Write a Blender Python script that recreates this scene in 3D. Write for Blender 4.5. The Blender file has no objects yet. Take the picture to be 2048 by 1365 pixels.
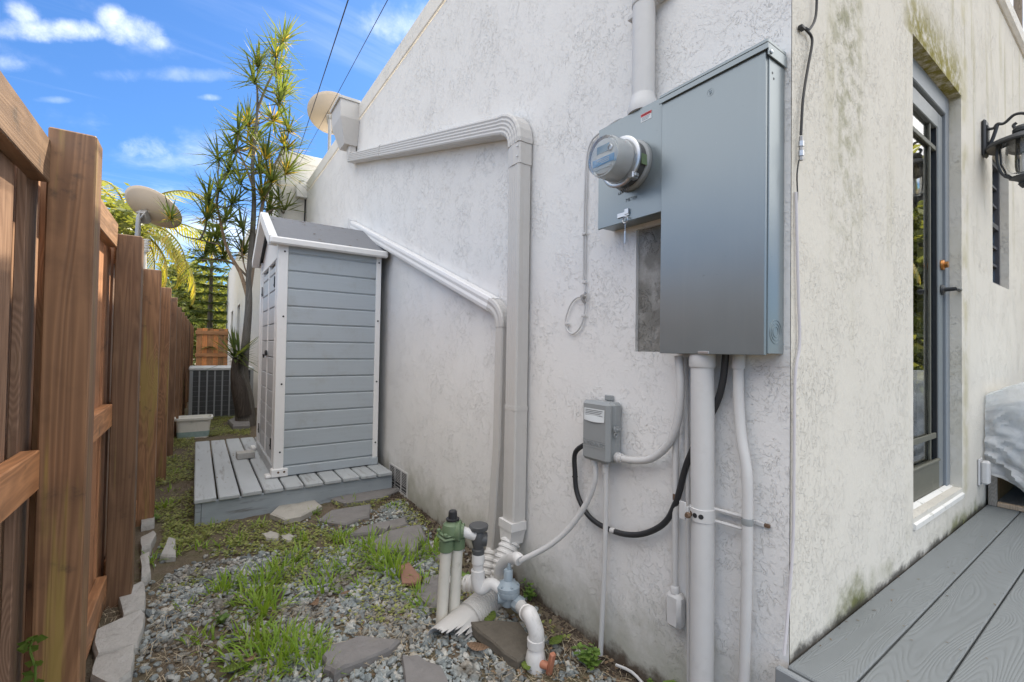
import bpy, math, random
import numpy as np
from mathutils import Vector, Matrix, Quaternion
random.seed(7); rng = np.random.default_rng(7)
S = bpy.context.scene
COL = S.collection
R_ = math.radians

# ------------------------------------------------------------------ camera
VP1 = (395, 690); VP2 = (2333, 720); CU, CV = 1024, 682.5
FPX = math.sqrt(-((VP1[0]-CU)*(VP2[0]-CU)+(VP1[1]-CV)*(VP2[1]-CV)))
def _c(u, v): return Vector(((u-CU)/FPX, -(v-CV)/FPX, -1.0))
_y = _c(*VP1).normalized(); _x = _c(*VP2); _x = (_x-_y*_x.dot(_y)).normalized(); _z = _x.cross(_y)
ROT = Matrix((_x, _y, _z))
CAMZ = 1.37
cam = bpy.data.cameras.new('camera'); camo = bpy.data.objects.new('camera', cam); COL.objects.link(camo)
camo.matrix_world = Matrix.Translation((0, 0, CAMZ)) @ ROT.to_4x4()
cam.sensor_width = 36; cam.lens = FPX/2048*36; cam.clip_start = .02; cam.clip_end = 2000
S.camera = camo
# real places measured off the survey of the photograph: a sight line cut with a real plane
def ray(u, v): return ROT @ _c(u, v)
def PX(u, v, X): r = ray(u, v); p = r*(X/r.x); return Vector((X, p.y, p.z+CAMZ))
def PY(u, v, Y): r = ray(u, v); p = r*(Y/r.y); return Vector((p.x, Y, p.z+CAMZ))
def G(u, v, z=.04): r = ray(u, v); p = r*((z-CAMZ)/r.z); return Vector((p.x, p.y, z))
XW, YR = 1.5, .66
def W(u, v, d=0): return PX(u, v, XW-d)
def F(u, v, d=0): return PY(u, v, YR-d)

# ------------------------------------------------------------------ light
SUN_EL, SUN_AZ = 48, 52        # azimuth measured from +Y towards +X (behind the house)
sd = Vector((math.sin(R_(SUN_AZ))*math.cos(R_(SUN_EL)), math.cos(R_(SUN_AZ))*math.cos(R_(SUN_EL)), math.sin(R_(SUN_EL))))
sun = bpy.data.lights.new('sun', 'SUN'); sun.energy = 4.0; sun.angle = R_(.6); sun.color = (1, .9, .72)
suno = bpy.data.objects.new('sun', sun); COL.objects.link(suno)
suno.rotation_euler = (-sd).to_track_quat('-Z', 'Y').to_euler()
S.view_settings.view_transform = 'Standard'; S.view_settings.look = 'None'
S.view_settings.gamma = 1; S.view_settings.use_curve_mapping = False
S.view_settings.exposure = 1.28
S.render.engine = 'CYCLES'
S.cycles.max_bounces = 8; S.cycles.diffuse_bounces = 5; S.cycles.transparent_max_bounces = 8

# node helper ---------------------------------------------------------------
class NT:
    def __init__(s, tree): s.t = tree; s.n = tree.nodes; s.l = tree.links
    def add(s, typ, **kw):
        nd = s.n.new(typ)
        for k, v in kw.items(): setattr(nd, k, v)
        return nd
    def put(s, sock, val):
        if isinstance(val, bpy.types.NodeSocket): s.l.new(val, sock)
        elif val is not None:
            if isinstance(val, (tuple, list)) and len(val) == 3 and sock.type == 'RGBA': val = (*val, 1)
            sock.default_value = val
    def math(s, op, a, b=None, c=None, clamp=False):
        nd = s.add('ShaderNodeMath', operation=op, use_clamp=clamp)
        s.put(nd.inputs[0], a); s.put(nd.inputs[1], b)
        if c is not None: s.put(nd.inputs[2], c)
        return nd.outputs[0]
    def vm(s, op, a, b=None, out=0):
        nd = s.add('ShaderNodeVectorMath', operation=op)
        s.put(nd.inputs[0], a)
        if b is not None: s.put(nd.inputs[1], b)
        return nd.outputs['Value'] if op in ('DOT_PRODUCT', 'LENGTH') else nd.outputs[0]
    def mix(s, fac, a, b, blend='MIX'):
        nd = s.add('ShaderNodeMix', data_type='RGBA', blend_type=blend)
        s.put(nd.inputs[0], fac); s.put(nd.inputs[6], a); s.put(nd.inputs[7], b)
        return nd.outputs[2]
    def noise(s, vec, scale, detail=4, rough=.55, dist=0, col=False):
        nd = s.add('ShaderNodeTexNoise'); s.put(nd.inputs['Vector'], vec)
        nd.inputs['Scale'].default_value = scale; nd.inputs['Detail'].default_value = detail
        nd.inputs['Roughness'].default_value = rough; nd.inputs['Distortion'].default_value = dist
        return nd.outputs['Color' if col else 'Fac']
    def ramp(s, f, a, b, lo=0., hi=1., smooth=True):
        nd = s.add('ShaderNodeMapRange', interpolation_type='SMOOTHSTEP' if smooth else 'LINEAR')
        s.put(nd.inputs[0], f)
        for i, v in enumerate((a, b, lo, hi)): nd.inputs[i+1].default_value = v
        return nd.outputs[0]
    def cramp(s, f, stops):
        nd = s.add('ShaderNodeValToRGB'); s.put(nd.inputs[0], f); e = nd.color_ramp.elements
        while len(e) < len(stops): e.new(.5)
        for i, (p, c) in enumerate(stops): e[i].position = p; e[i].color = (*c, 1)
        return nd.outputs[0]
    def scale(s, vec, sc, loc=(0, 0, 0)):
        nd = s.add('ShaderNodeMapping'); s.put(nd.inputs[0], vec); nd.inputs['Scale'].default_value = sc
        nd.inputs['Location'].default_value = loc
        return nd.outputs[0]
    def bump(s, h, strength=.5, dist=.01, normal=None):
        nd = s.add('ShaderNodeBump'); s.put(nd.inputs['Height'], h)
        nd.inputs['Strength'].default_value = strength; nd.inputs['Distance'].default_value = dist
        if normal is not None: s.put(nd.inputs['Normal'], normal)
        return nd.outputs[0]

# ------------------------------------------------------------------ sky
CLX, CLY = 57.9, 26.2  # noise offset that keeps the added bright clouds out of view
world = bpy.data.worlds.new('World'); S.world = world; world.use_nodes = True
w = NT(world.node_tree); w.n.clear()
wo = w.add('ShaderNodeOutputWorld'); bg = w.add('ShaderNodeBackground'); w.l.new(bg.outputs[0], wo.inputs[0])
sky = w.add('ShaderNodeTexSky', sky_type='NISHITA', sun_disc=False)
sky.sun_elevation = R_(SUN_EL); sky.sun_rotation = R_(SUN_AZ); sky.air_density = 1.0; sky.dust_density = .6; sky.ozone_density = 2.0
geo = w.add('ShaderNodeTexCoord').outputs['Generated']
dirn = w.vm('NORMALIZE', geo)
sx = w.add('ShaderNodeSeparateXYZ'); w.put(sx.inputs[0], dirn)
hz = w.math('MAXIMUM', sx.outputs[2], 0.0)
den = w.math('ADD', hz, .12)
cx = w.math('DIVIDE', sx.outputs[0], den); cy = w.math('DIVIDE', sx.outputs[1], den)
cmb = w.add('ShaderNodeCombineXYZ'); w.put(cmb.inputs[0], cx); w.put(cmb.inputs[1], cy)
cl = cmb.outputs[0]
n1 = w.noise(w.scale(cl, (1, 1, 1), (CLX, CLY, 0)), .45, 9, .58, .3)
fill_clouds = w.ramp(n1, .43, .60)  # thick unseen cloud cover, added to brighten the walls and alley
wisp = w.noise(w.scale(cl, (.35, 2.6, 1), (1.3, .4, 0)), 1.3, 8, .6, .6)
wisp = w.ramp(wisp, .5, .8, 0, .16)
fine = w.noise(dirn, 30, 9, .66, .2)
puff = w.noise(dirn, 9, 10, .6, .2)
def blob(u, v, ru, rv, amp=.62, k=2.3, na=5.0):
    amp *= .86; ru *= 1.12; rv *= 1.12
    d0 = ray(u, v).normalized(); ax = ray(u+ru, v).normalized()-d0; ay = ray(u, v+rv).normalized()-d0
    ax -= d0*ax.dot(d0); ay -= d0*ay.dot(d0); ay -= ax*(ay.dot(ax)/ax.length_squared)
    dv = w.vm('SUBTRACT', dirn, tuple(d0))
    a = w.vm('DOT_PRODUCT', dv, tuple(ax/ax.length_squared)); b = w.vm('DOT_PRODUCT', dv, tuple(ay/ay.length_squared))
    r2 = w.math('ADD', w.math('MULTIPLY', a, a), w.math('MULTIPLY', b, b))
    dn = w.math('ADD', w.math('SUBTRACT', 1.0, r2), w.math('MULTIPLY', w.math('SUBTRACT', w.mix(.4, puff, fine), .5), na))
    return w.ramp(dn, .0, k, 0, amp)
dens = fill_clouds
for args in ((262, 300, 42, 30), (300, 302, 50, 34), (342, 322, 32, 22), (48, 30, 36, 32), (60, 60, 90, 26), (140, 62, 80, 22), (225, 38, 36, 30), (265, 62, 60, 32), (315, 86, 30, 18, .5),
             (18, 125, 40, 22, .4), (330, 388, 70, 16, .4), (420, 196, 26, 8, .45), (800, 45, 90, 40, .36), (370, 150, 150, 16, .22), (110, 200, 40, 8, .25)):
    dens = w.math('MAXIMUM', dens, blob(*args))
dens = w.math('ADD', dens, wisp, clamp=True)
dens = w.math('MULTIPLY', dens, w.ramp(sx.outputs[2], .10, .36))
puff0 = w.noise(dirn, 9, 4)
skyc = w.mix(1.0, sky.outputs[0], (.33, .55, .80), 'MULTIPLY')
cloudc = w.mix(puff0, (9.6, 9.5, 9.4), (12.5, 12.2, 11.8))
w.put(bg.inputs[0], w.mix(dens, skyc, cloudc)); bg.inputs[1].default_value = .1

# ------------------------------------------------------------------ materials
MATS = {}
def newmat(name):
    m = bpy.data.materials.new(name); m.use_nodes = True
    t = NT(m.node_tree); b = t.n['Principled BSDF']
    MATS[name] = m
    return m, t, b
def objco(t): return t.add('ShaderNodeTexCoord').outputs['Object']
def worldco(t): return t.add('ShaderNodeNewGeometry').outputs['Position']
def rnd(t): return t.add('ShaderNodeObjectInfo').outputs['Random']
def offs(t, v):
    r = rnd(t); nd = t.add('ShaderNodeCombineXYZ')
    for i, k in enumerate((13.7, 7.3, 29.1)): t.put(nd.inputs[i], t.math('MULTIPLY', r, k))
    return t.vm('ADD', v, nd.outputs[0])
def plain(name, col, rough=.5, metal=0., var=.12, nscale=25, bump=.15, bd=.002, bscale=120, spec=.5, dirt=None, dirtamt=.5, dscale=9):
    m, t, b = newmat(name); v = offs(t, objco(t))
    n = t.noise(v, nscale, 5)
    c = t.mix(n, tuple(x*(1-var) for x in col), tuple(min(1, x*(1+var)) for x in col))
    if dirt:
        dn = t.ramp(t.noise(v, dscale, 7, .65, .5), .55, .75, 0, dirtamt); c = t.mix(dn, c, dirt)
    t.put(b.inputs['Base Color'], c)
    t.put(b.inputs['Roughness'], t.math('ADD', t.math('MULTIPLY', n, .15), rough-.07)); b.inputs['Metallic'].default_value = metal
    b.inputs['Specular IOR Level'].default_value = spec
    if bump: t.put(b.inputs['Normal'], t.bump(t.noise(v, bscale, 4), bump, bd))
    return m
def stucco(name, base, kind):
    m, t, b = newmat(name); p = worldco(t)
    sp = t.add('ShaderNodeSeparateXYZ'); t.put(sp.inputs[0], p)
    big = t.noise(p, 1.3, 4); mid = t.noise(p, 9, 5)
    c = t.mix(big, tuple(x*.93 for x in base), tuple(x*1.05 for x in base))
    c = t.mix(t.ramp(mid, .35, .75, 0, .14), c, tuple(x*.86 for x in base))
    # dark specks of grit caught in the texture
    spk = t.ramp(t.noise(p, 60, 5, .7),   .69, .78, 0, .35); c = t.mix(spk, c, (.16, .16, .15))
    z = sp.outputs[2]
    if kind == 'side':
        # splash zone of soil and algae at the foot of the wall
        e = t.math('ADD', z, t.math('MULTIPLY', t.math('SUBTRACT', t.noise(p, 3.2, 6, .65), .5), -.55))
        c = t.mix(t.ramp(e, .12, .42, .62, 0), c, (.20, .20, .13))
        e2 = t.math('ADD', z, t.math('MULTIPLY', t.math('SUBTRACT', t.noise(p, 6, 6, .65), .5), -.28))
        c = t.mix(t.ramp(e2, .05, .13, .95, 0), c, (.085, .062, .045))
    elif kind == 'front':
        st = t.noise(t.scale(p, (5, 5, .5)), 1.6, 5, .6)
        # algae streak running down left of the door, and runs below the parapet
        gx = t.math('ABSOLUTE', t.math('SUBTRACT', sp.outputs[0], 1.93))
        stre = t.math('MULTIPLY', t.ramp(gx, .03, .26, 1, 0), t.ramp(z, 1.35, 2.4, 0, .62))
        c = t.mix(t.math('MULTIPLY', stre, t.ramp(t.noise(p, 14, 6, .7), .42, .66)), c, (.17, .17, .055))
        c = t.mix(t.math('MULTIPLY', t.ramp(z, 1.2, 3.0, .05, .5), t.ramp(st, .52, .72)), c, (.36, .33, .17))
        lint = t.math('MULTIPLY', t.ramp(sp.outputs[0], 2.5, 2.72, 0, 1), t.ramp(sp.outputs[0], 3.5, 3.66, 1, 0))
        lint = t.math('MULTIPLY', lint, t.math('MULTIPLY', t.ramp(z, 2.84, 2.86, 0, 1), t.ramp(z, 2.9, 3.2, 1, 0)))
        c = t.mix(t.math('MULTIPLY', lint, t.ramp(t.noise(p, 16, 6, .7), .3, .6)), c, (.24, .21, .045))
        jm = t.math('MULTIPLY', t.ramp(t.math('ABSOLUTE', t.math('SUBTRACT', sp.outputs[0], 3.64)), .0, .12, 1, 0), t.ramp(t.noise(p, 5, 5), .4, .62, 0, .5))
        c = t.mix(jm, c, (.38, .34, .15))
        e = t.math('ADD', z, t.math('MULTIPLY', t.math('SUBTRACT', t.noise(p, 2.6, 6, .65), .5), -.62))
        gm = t.math('MULTIPLY', t.ramp(e, .42, .58, .95, 0), t.ramp(t.noise(p, 1.7, 3), .40, .58))
        c = t.mix(gm, c, (.14, .15, .045))
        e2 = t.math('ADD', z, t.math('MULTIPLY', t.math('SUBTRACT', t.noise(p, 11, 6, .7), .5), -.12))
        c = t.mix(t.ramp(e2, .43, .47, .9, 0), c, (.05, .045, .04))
    elif kind == 'patch':
        c = t.mix(t.ramp(t.noise(p, 7, 6, .65), .4, .62), c, (.20, .195, .18))
    t.put(b.inputs['Base Color'], c); b.inputs['Roughness'].default_value = .9; b.inputs['Specular IOR Level'].default_value = .25
    # trowelled relief: smooth knocked-down islands with torn edges, dashes and grit
    if kind == 'front': q = t.scale(p, (1.25, 1, .85))
    else: q = p
    warp = t.vm('ADD', q, t.vm('SCALE', t.noise(q, 7, 3, col=True), None)); 
    sc = [n for n in t.n if n.type == 'VECT_MATH' and n.operation == 'SCALE'][-1]; sc.inputs['Scale'].default_value = .09
    fr = kind == 'front'
    m1 = t.ramp(t.noise(p, 3.4, 4, .6),   .42, .62, .04, 1); m2 = t.ramp(t.noise(t.vm('ADD', p, (7.1, 3.3, 1.7)), 4.5, 4, .6), .46, .64, .04, 1)
    k1 = t.noise(warp, 19 if not fr else 34, 6, .66, .9); isl = t.math('MULTIPLY', t.ramp(k1, .53, .555), m1)
    k2 = t.noise(t.vm('ADD', warp, (3.7, 9.1, 4.2)), 46 if not fr else 62, 5, .62, 1.0); isl2 = t.math('MULTIPLY', t.ramp(k2, .565, .59), m2)
    gr = t.noise(q, 210, 3, .65); mic = t.noise(q, 75, 4, .65)
    h = t.math('ADD', t.math('MULTIPLY', isl, .62), t.math('ADD', t.math('MULTIPLY', isl2, .5), t.math('ADD', t.math('MULTIPLY', gr, .16), t.math('MULTIPLY', mic, .36))))
    h = t.math('ADD', h, t.math('MULTIPLY', t.noise(q, 5, 3), .9))
    t.put(b.inputs['Normal'], t.bump(h, .7 if kind != 'patch' else .9, .0062))
    return m
stucco('stucco_side', (.75, .742, .73), 'side'); stucco('stucco_front', (.66, .63, .565), 'front'); stucco('stucco_patch', (.36, .355, .34), 'patch')
stucco('stucco_plain', (.76, .735, .69), 'plain')
def wood(name, c1, c2, axis, stain=None, rough=.75, green=.0):
    m, t, b = newmat(name); v = offs(t, objco(t))
    sc = [9., 9., 9.]; sc[axis] = .55
    g = t.scale(v, tuple(sc))
    kn = t.add('ShaderNodeTexVoronoi'); kn.inputs['Scale'].default_value = 1.0; ks = [4.5, 4.5, 4.5]; ks[axis] = 1.6; t.put(kn.inputs['Vector'], t.scale(v, tuple(ks), (.3, .1, .45)))
    kd = t.ramp(kn.outputs['Distance'], .0, .34, .75, 0)
    big = t.math('ADD', t.noise(g, 1.1, 3, .5, 1.2), kd)
    ring = t.math('FRACT', t.math('MULTIPLY', big, 9.0)); ring = t.math('ABSOLUTE', t.math('SUBTRACT', ring, .5))
    sc2 = [70., 70., 70.]; sc2[axis] = 2.5
    fib = t.noise(t.scale(v, tuple(sc2)), 1.0, 4, .6)
    f = t.math('ADD', t.math('MULTIPLY', ring, .8), t.math('MULTIPLY', fib, .65))
    c = t.mix(t.ramp(f, .2, .95), c2, c1)
    r = rnd(t); hue = t.cramp(t.math('FRACT', t.math('MULTIPLY', r, 7.31)), [(0, (.50, .55, .62)), (.3, (1.0, .96, .92)), (.55, (.62, .66, .72)), (.75, (1.32, 1.06, .84)), (1, (.85, .90, .98))]); c = t.mix(1.0, c, hue, 'MULTIPLY')
    c = t.mix(t.ramp(t.noise(v, 3.5, 5, .6), .5, .75, 0, .6), c, tuple(x*.45 for x in c2))
    if green:
        sg = [14., 14., 14.]; sg[axis] = .8
        c = t.mix(t.ramp(t.noise(t.scale(v, tuple(sg)), 1, 4, .6), .56, .68, 0, green), c, (.30, .22, .06))
    if stain: c = t.mix(t.ramp(t.noise(v, 7, 6, .65), .6, .72, 0, .7), c, stain)
    t.put(b.inputs['Base Color'], c); b.inputs['Roughness'].default_value = rough-.17; b.inputs['Specular IOR Level'].default_value = .55
    t.put(b.inputs['Normal'], t.bump(f, .35, .0025))
    return m
wood('fence_post_wood', (.375, .205, .105), (.205, .105, .053), 2, (.05, .034, .026), green=.75)
wood('picket_wood', (.50, .30, .19), (.29, .16, .095), 2, (.07, .045, .035), green=.25)
wood('rail_wood', (.52, .30, .165), (.31, .17, .09), 1, (.08, .06, .045))
wood('gate_wood', (.62, .29, .11), (.40, .17, .06), 2)
wood('gate_rail_wood', (.62, .30, .12), (.40, .17, .06), 0)
wood('grey_frame_wood', (.40, .38, .34), (.27, .25, .22), 2)
wood('brown_panel_wood', (.22, .15, .07), (.10, .07, .03), 2)
wood('bark', (.30, .26, .21), (.15, .12, .09), 2, rough=.9)
wood('bark_dark', (.16, .12, .09), (.06, .045, .035), 2, rough=.95)
def siding(name, col, axis=0):
    m, t, b = newmat(name); v = offs(t, objco(t))
    sc = [60., 60., 60.]; sc[axis] = 2.5
    fib = t.noise(t.scale(v, tuple(sc)), 1., 5, .6, .4)
    sc = [5., 5., 5.]; sc[axis] = .6
    big = t.noise(t.scale(v, tuple(sc)), 1., 3)
    c = t.mix(fib, tuple(x*.93 for x in col), tuple(x*1.06 for x in col)); c = t.mix(t.math('MULTIPLY', big, .25), c, tuple(x*.75 for x in col))
    p = worldco(t); c = t.mix(t.ramp(t.noise(p, 5, 7, .7), .5, .74, 0, .38), c, (.27, .26, .235)); c = t.mix(t.ramp(t.noise(p, 70, 3, .6), .68, .76, 0, .4), c, (.16, .155, .14))
    t.put(b.inputs['Base Color'], c); b.inputs['Roughness'].default_value = .5
    t.put(b.inputs['Normal'], t.bump(t.math('ADD', fib, t.math('MULTIPLY', big, .6)), .3, .0022))
siding('shed_siding', (.39, .43, .46)); siding('shed_siding_front', (.46, .48, .50), 1)
def decking(name, col, axis, emboss=.55, wear=None, ring=26., along=.35):
    m, t, b = newmat(name); v = offs(t, objco(t))
    sc = [6.5, 6.5, 6.5]; sc[axis] = along*3
    big = t.noise(t.scale(v, tuple(sc)), .55, 2, .4, .6)
    ln = t.math('FRACT', t.math('MULTIPLY', big, ring)); ln = t.ramp(t.math('ABSOLUTE', t.math('SUBTRACT', ln, .5)), .05, .35)
    fib_s = [120., 120., 120.]; fib_s[axis] = 4
    fib = t.noise(t.scale(v, tuple(fib_s)), 1, 3)
    c = t.mix(t.math('MULTIPLY', t.math('SUBTRACT', 1.0, ln), .16), col, tuple(x*.62 for x in col))
    c = t.mix(t.ramp(t.noise(v, 4, 5), .4, .75, 0, .3), c, tuple(x*.8 for x in col))
    if wear:
        sw = [20., 20., 20.]; sw[axis] = 2.4
        c = t.mix(t.ramp(t.noise(t.scale(v, tuple(sw)), 1, 7, .7), .54, .70, 0, .75), c, wear)
    c = t.mix(t.ramp(t.noise(v, 55, 2), .74, .78, 0, .8), c, (.06, .055, .05))
    t.put(b.inputs['Base Color'], c); b.inputs['Roughness'].default_value = .62
    t.put(b.inputs['Normal'], t.bump(t.math('ADD', ln, t.math('MULTIPLY', fib, .5)), emboss, .0018))
decking('composite_deck', (.185, .20, .205), 0, .38, None, 110., .34); decking('painted_deck', (.43, .455, .47), 1, .15, (.22, .21, .20), 3.)
decking('painted_rim', (.33, .37, .40), 0, .3, (.13, .125, .115), 8.); decking('deck_fascia', (.22, .235, .245), 1, .9)
plain('pipe_paint', (.56, .555, .55), .5, var=.05, bump=.2, bscale=60, bd=.0015, dirt=(.40, .39, .37), dirtamt=.4)
plain('downspout_paint', (.53, .515, .495), .45, var=.05, bump=.12, bscale=80, dirt=(.42, .40, .37), dirtamt=.3)
plain('pvc_white', (.66, .65, .64), .42, var=.05, bump=.12, bscale=90, dirt=(.36, .35, .32), dirtamt=.55, dscale=14)
plain('pvc_dirty', (.62, .60, .54), .5, var=.08, bump=.12, bscale=90, dirt=(.30, .28, .22), dirtamt=.75, dscale=11)
plain('valve_blue_grey', (.29, .35, .40), .45, var=.08, dirt=(.2, .2, .19), dirtamt=.4)
plain('valve_green', (.13, .19, .105), .5, var=.12, dirt=(.2, .22, .15), dirtamt=.5)
plain('black_rubber', (.022, .023, .026), .5, var=.2)
plain('dark_grey_plastic', (.075, .078, .082), .45, var=.15)
plain('black_iron', (.03, .032, .036), .45, var=.2)
plain('copper_handle', (.42, .17, .10), .55, var=.15)
plain('brass', (.45, .20, .06), .35, .8, var=.3)
plain('steel', (.55, .56, .57), .35, .85, var=.1)
plain('rusty_steel', (.14, .09, .06), .8, .2, var=.5)
plain('white_trim', (.74, .73, .72), .4, var=.03, bump=.05, dirt=(.5, .48, .45), dirtamt=.25)
plain('sill_paint', (.70, .69, .66), .55, var=.05, bump=.2, dirt=(.16, .16, .10), dirtamt=.8, dscale=16)
plain('coax_white', (.55, .53, .55), .5, var=.04)
plain('timer_grey', (.27, .285, .29), .42, var=.05, bump=.12, bscale=160)
plain('meter_grey', (.60, .62, .63), .4, var=.05)
plain('label_white', (.62, .65, .66), .6, var=.05); plain('label_red', (.55, .06, .06), .5); plain('label_ink', (.18, .19, .2), .6)
plain('label_blue', (.22, .42, .66), .4, var=.05); plain('display_blue', (.18, .30, .40), .2)
plain('door_grey', (.17, .19, .20), .4, var=.06, dirt=(.25, .25, .2), dirtamt=.3); plain('door_dark', (.02, .022, .025), .4)
plain('door_rail', (.115, .115, .09), .55, var=.25, dirt=(.2, .19, .15), dirtamt=.5)
plain('frame_light', (.22, .245, .27), .45, var=.06)
plain('window_frame', (.07, .07, .08), .4); plain('roof_shingle', (.17, .175, .19), .8, var=.15, bump=.5, bscale=200)
plain('flagstone', (.20, .19, .185), .8, var=.28, nscale=12, bump=.7, bd=.006, bscale=45, dirt=(.23, .21, .17), dirtamt=.6, dscale=5)
plain('flagstone_dirty', (.115, .10, .08), .9, var=.3, nscale=14, bump=.9, bd=.008, bscale=45, dirt=(.20, .17, .12), dirtamt=.7)
plain('flagstone_pale', (.40, .38, .34), .85, var=.2, nscale=9, bump=.7, bd=.006, bscale=50, dirt=(.16, .13, .08), dirtamt=.9, dscale=6)
plain('concrete_edging', (.42, .41, .39), .9, var=.18, nscale=30, bump=.9, bd=.006, bscale=60, dirt=(.12, .115, .10), dirtamt=.8, dscale=7)
plain('terracotta', (.27, .15, .105), .85, var=.2, bump=.5)
plain('ac_metal', (.30, .315, .33), .5, var=.08); plain('ac_coil', (.06, .063, .068), .55, var=.3, bump=.6, bscale=150); plain('ac_top', (.55, .57, .58), .45)
plain('tub_plastic', (.80, .79, .73), .45, var=.06, dirt=(.35, .42, .38), dirtamt=.5, dscale=6)
plain('tub_band', (.33, .45, .44), .5, var=.25)
plain('dish_paint', (.42, .34, .255), .45, var=.04, bump=.03); plain('dish_metal', (.35, .34, .33), .4, .5, var=.2)
plain('soil_dark', (.07, .052, .038), .95, var=.4, bump=1, bd=.01, bscale=60)
plain('interior', (.10, .09, .08), .8, bump=0); plain('curtain_reflection', (.55, .55, .53), .8, bump=0)
plain('dry_leaf', (.20, .125, .075), .7, var=.3); plain('straw', (.40, .33, .22), .8, var=.25, bump=0)
plain('twig', (.22, .18, .14), .8, var=.25); plain('wire_black', (.015, .015, .016), .5)
plain('jacket_white', (.62, .61, .60), .5)
def metalpaint(name, col, rough):
    m, t, b = newmat(name); v = offs(t, objco(t))
    n = t.noise(v, 6, 5); spk = t.ramp(t.noise(v, 130, 2), .72, .76, 0, .35)
    c = t.mix(n, tuple(x*.95 for x in col), tuple(x*1.05 for x in col)); c = t.mix(spk, c, tuple(x*1.5 for x in col))
    stk = t.noise(t.scale(v, (9, 9, .6)), 2.2, 6, .65); c = t.mix(t.ramp(stk, .5, .8, 0, .10), c, tuple(x*1.35+.02 for x in col)); c = t.mix(t.ramp(t.noise(v, 40, 5, .75), .66, .74, 0, .35), c, (.12, .12, .115))
    t.put(b.inputs['Base Color'], c); t.put(b.inputs['Roughness'], t.math('ADD', rough-.05, t.math('MULTIPLY', n, .1)))
    b.inputs['Specular IOR Level'].default_value = .6; b.inputs['Metallic'].default_value = .5
    t.put(b.inputs['Normal'], t.bump(t.noise(v, 3, 2), .04, .01))
metalpaint('panel_paint', (.235, .27, .285), .30)
def glassmat(name, col, rough=0.0, dirt=.0):
    m, t, b = newmat(name); b.inputs['Base Color'].default_value = (*col, 1)
    b.inputs['Transmission Weight'].default_value = 1; b.inputs['Roughness'].default_value = rough; b.inputs['IOR'].default_value = 1.45
    return m
glassmat('door_glass', (.85, .9, .9)); glassmat('lantern_glass', (.97, .97, .95), .02); glassmat('meter_glass', (.93, .95, .96), .03)
def sheetmat():
    m, t, b = newmat('plastic_sheet'); v = objco(t)
    out = t.n['Material Output']; tr = t.add('ShaderNodeBsdfTransparent'); mx = t.add('ShaderNodeMixShader')
    b.inputs['Base Color'].default_value = (.90, .92, .93, 1); b.inputs['Roughness'].default_value = .35
    tl = t.add('ShaderNodeBsdfTranslucent'); tl.inputs[0].default_value = (.85, .88, .9, 1)
    m2 = t.add('ShaderNodeMixShader'); m2.inputs[0].default_value = .35; t.l.new(b.outputs[0], m2.inputs[1]); t.l.new(tl.outputs[0], m2.inputs[2])
    t.put(mx.inputs[0], t.ramp(t.noise(t.scale(v, (3, 3, 1.4)), 2.2, 6, .6, .8),   .3, .75, .55, .93))
    t.l.new(tr.outputs[0], mx.inputs[1]); t.l.new(m2.outputs[0], mx.inputs[2]); t.l.new(mx.outputs[0], out.inputs[0])
    t.put(b.inputs['Normal'], t.bump(t.noise(v, 9, 5, .6, 1.5), .5, .02))
sheetmat()
def leafmat(name, c1, c2, trans=.45, rough=.45, isl=True):
    m, t, b = newmat(name)
    g = t.add('ShaderNodeNewGeometry'); r = g.outputs['Random Per Island']
    c = t.mix(r, c1, c2); c = t.mix(t.math('MULTIPLY', rnd(t), .4), c, tuple(x*.6 for x in c1))
    t.put(b.inputs['Base Color'], c); b.inputs['Roughness'].default_value = rough; b.inputs['Specular IOR Level'].default_value = .35
    tl = t.add('ShaderNodeBsdfTranslucent'); t.put(tl.inputs[0], t.mix(1.0, c, (1.9, 1.7, .7), 'MULTIPLY'))
    mx = t.add('ShaderNodeMixShader'); mx.inputs[0].default_value = trans
    t.l.new(b.outputs[0], mx.inputs[1]); t.l.new(tl.outputs[0], mx.inputs[2]); t.l.new(mx.outputs[0], t.n['Material Output'].inputs[0])
leafmat('dracaena_leaf', (.08, .13, .05), (.17, .20, .055)); leafmat('dracaena_dry_sunlit', (.46, .33, .07), (.62, .45, .10))
leafmat('palm_leaf', (.20, .24, .05), (.42, .34, .08), .5); leafmat('bush_leaf', (.15, .19, .07), (.30, .32, .12), .45)
leafmat('pine_needles', (.10, .15, .05), (.19, .23, .07), .4)
leafmat('grass_blade', (.19, .33, .045), (.33, .46, .08), .35); leafmat('weed_leaf', (.10, .19, .04), (.2, .30, .07), .3)
leafmat('cover_leaf', (.22, .28, .08), (.42, .42, .15), .3); leafmat('broad_leaf', (.14, .22, .04), (.20, .26, .05), .3)
leafmat('litter', (.10, .065, .04), (.30, .21, .13), .1, .8)
leafmat('dead_grass', (.36, .30, .21), (.55, .48, .37), .15, .8)
def groundmat():
    m, t, b = newmat('ground_soil'); p = worldco(t)
    n = t.noise(p, 3, 6, .65); n2 = t.noise(p, 38, 5, .7)
    c = t.mix(n2, (.09, .072, .054), (.26, .21, .155)); c = t.mix(t.ramp(n, .45, .65, 0, .5), c, (.12, .12, .05))
    t.put(b.inputs['Base Color'], c); b.inputs['Roughness'].default_value = .95; b.inputs['Specular IOR Level'].default_value = .2
    t.put(b.inputs['Normal'], t.bump(t.math('ADD', n2, t.noise(p, 120, 3)), .9, .015))
groundmat()
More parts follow.
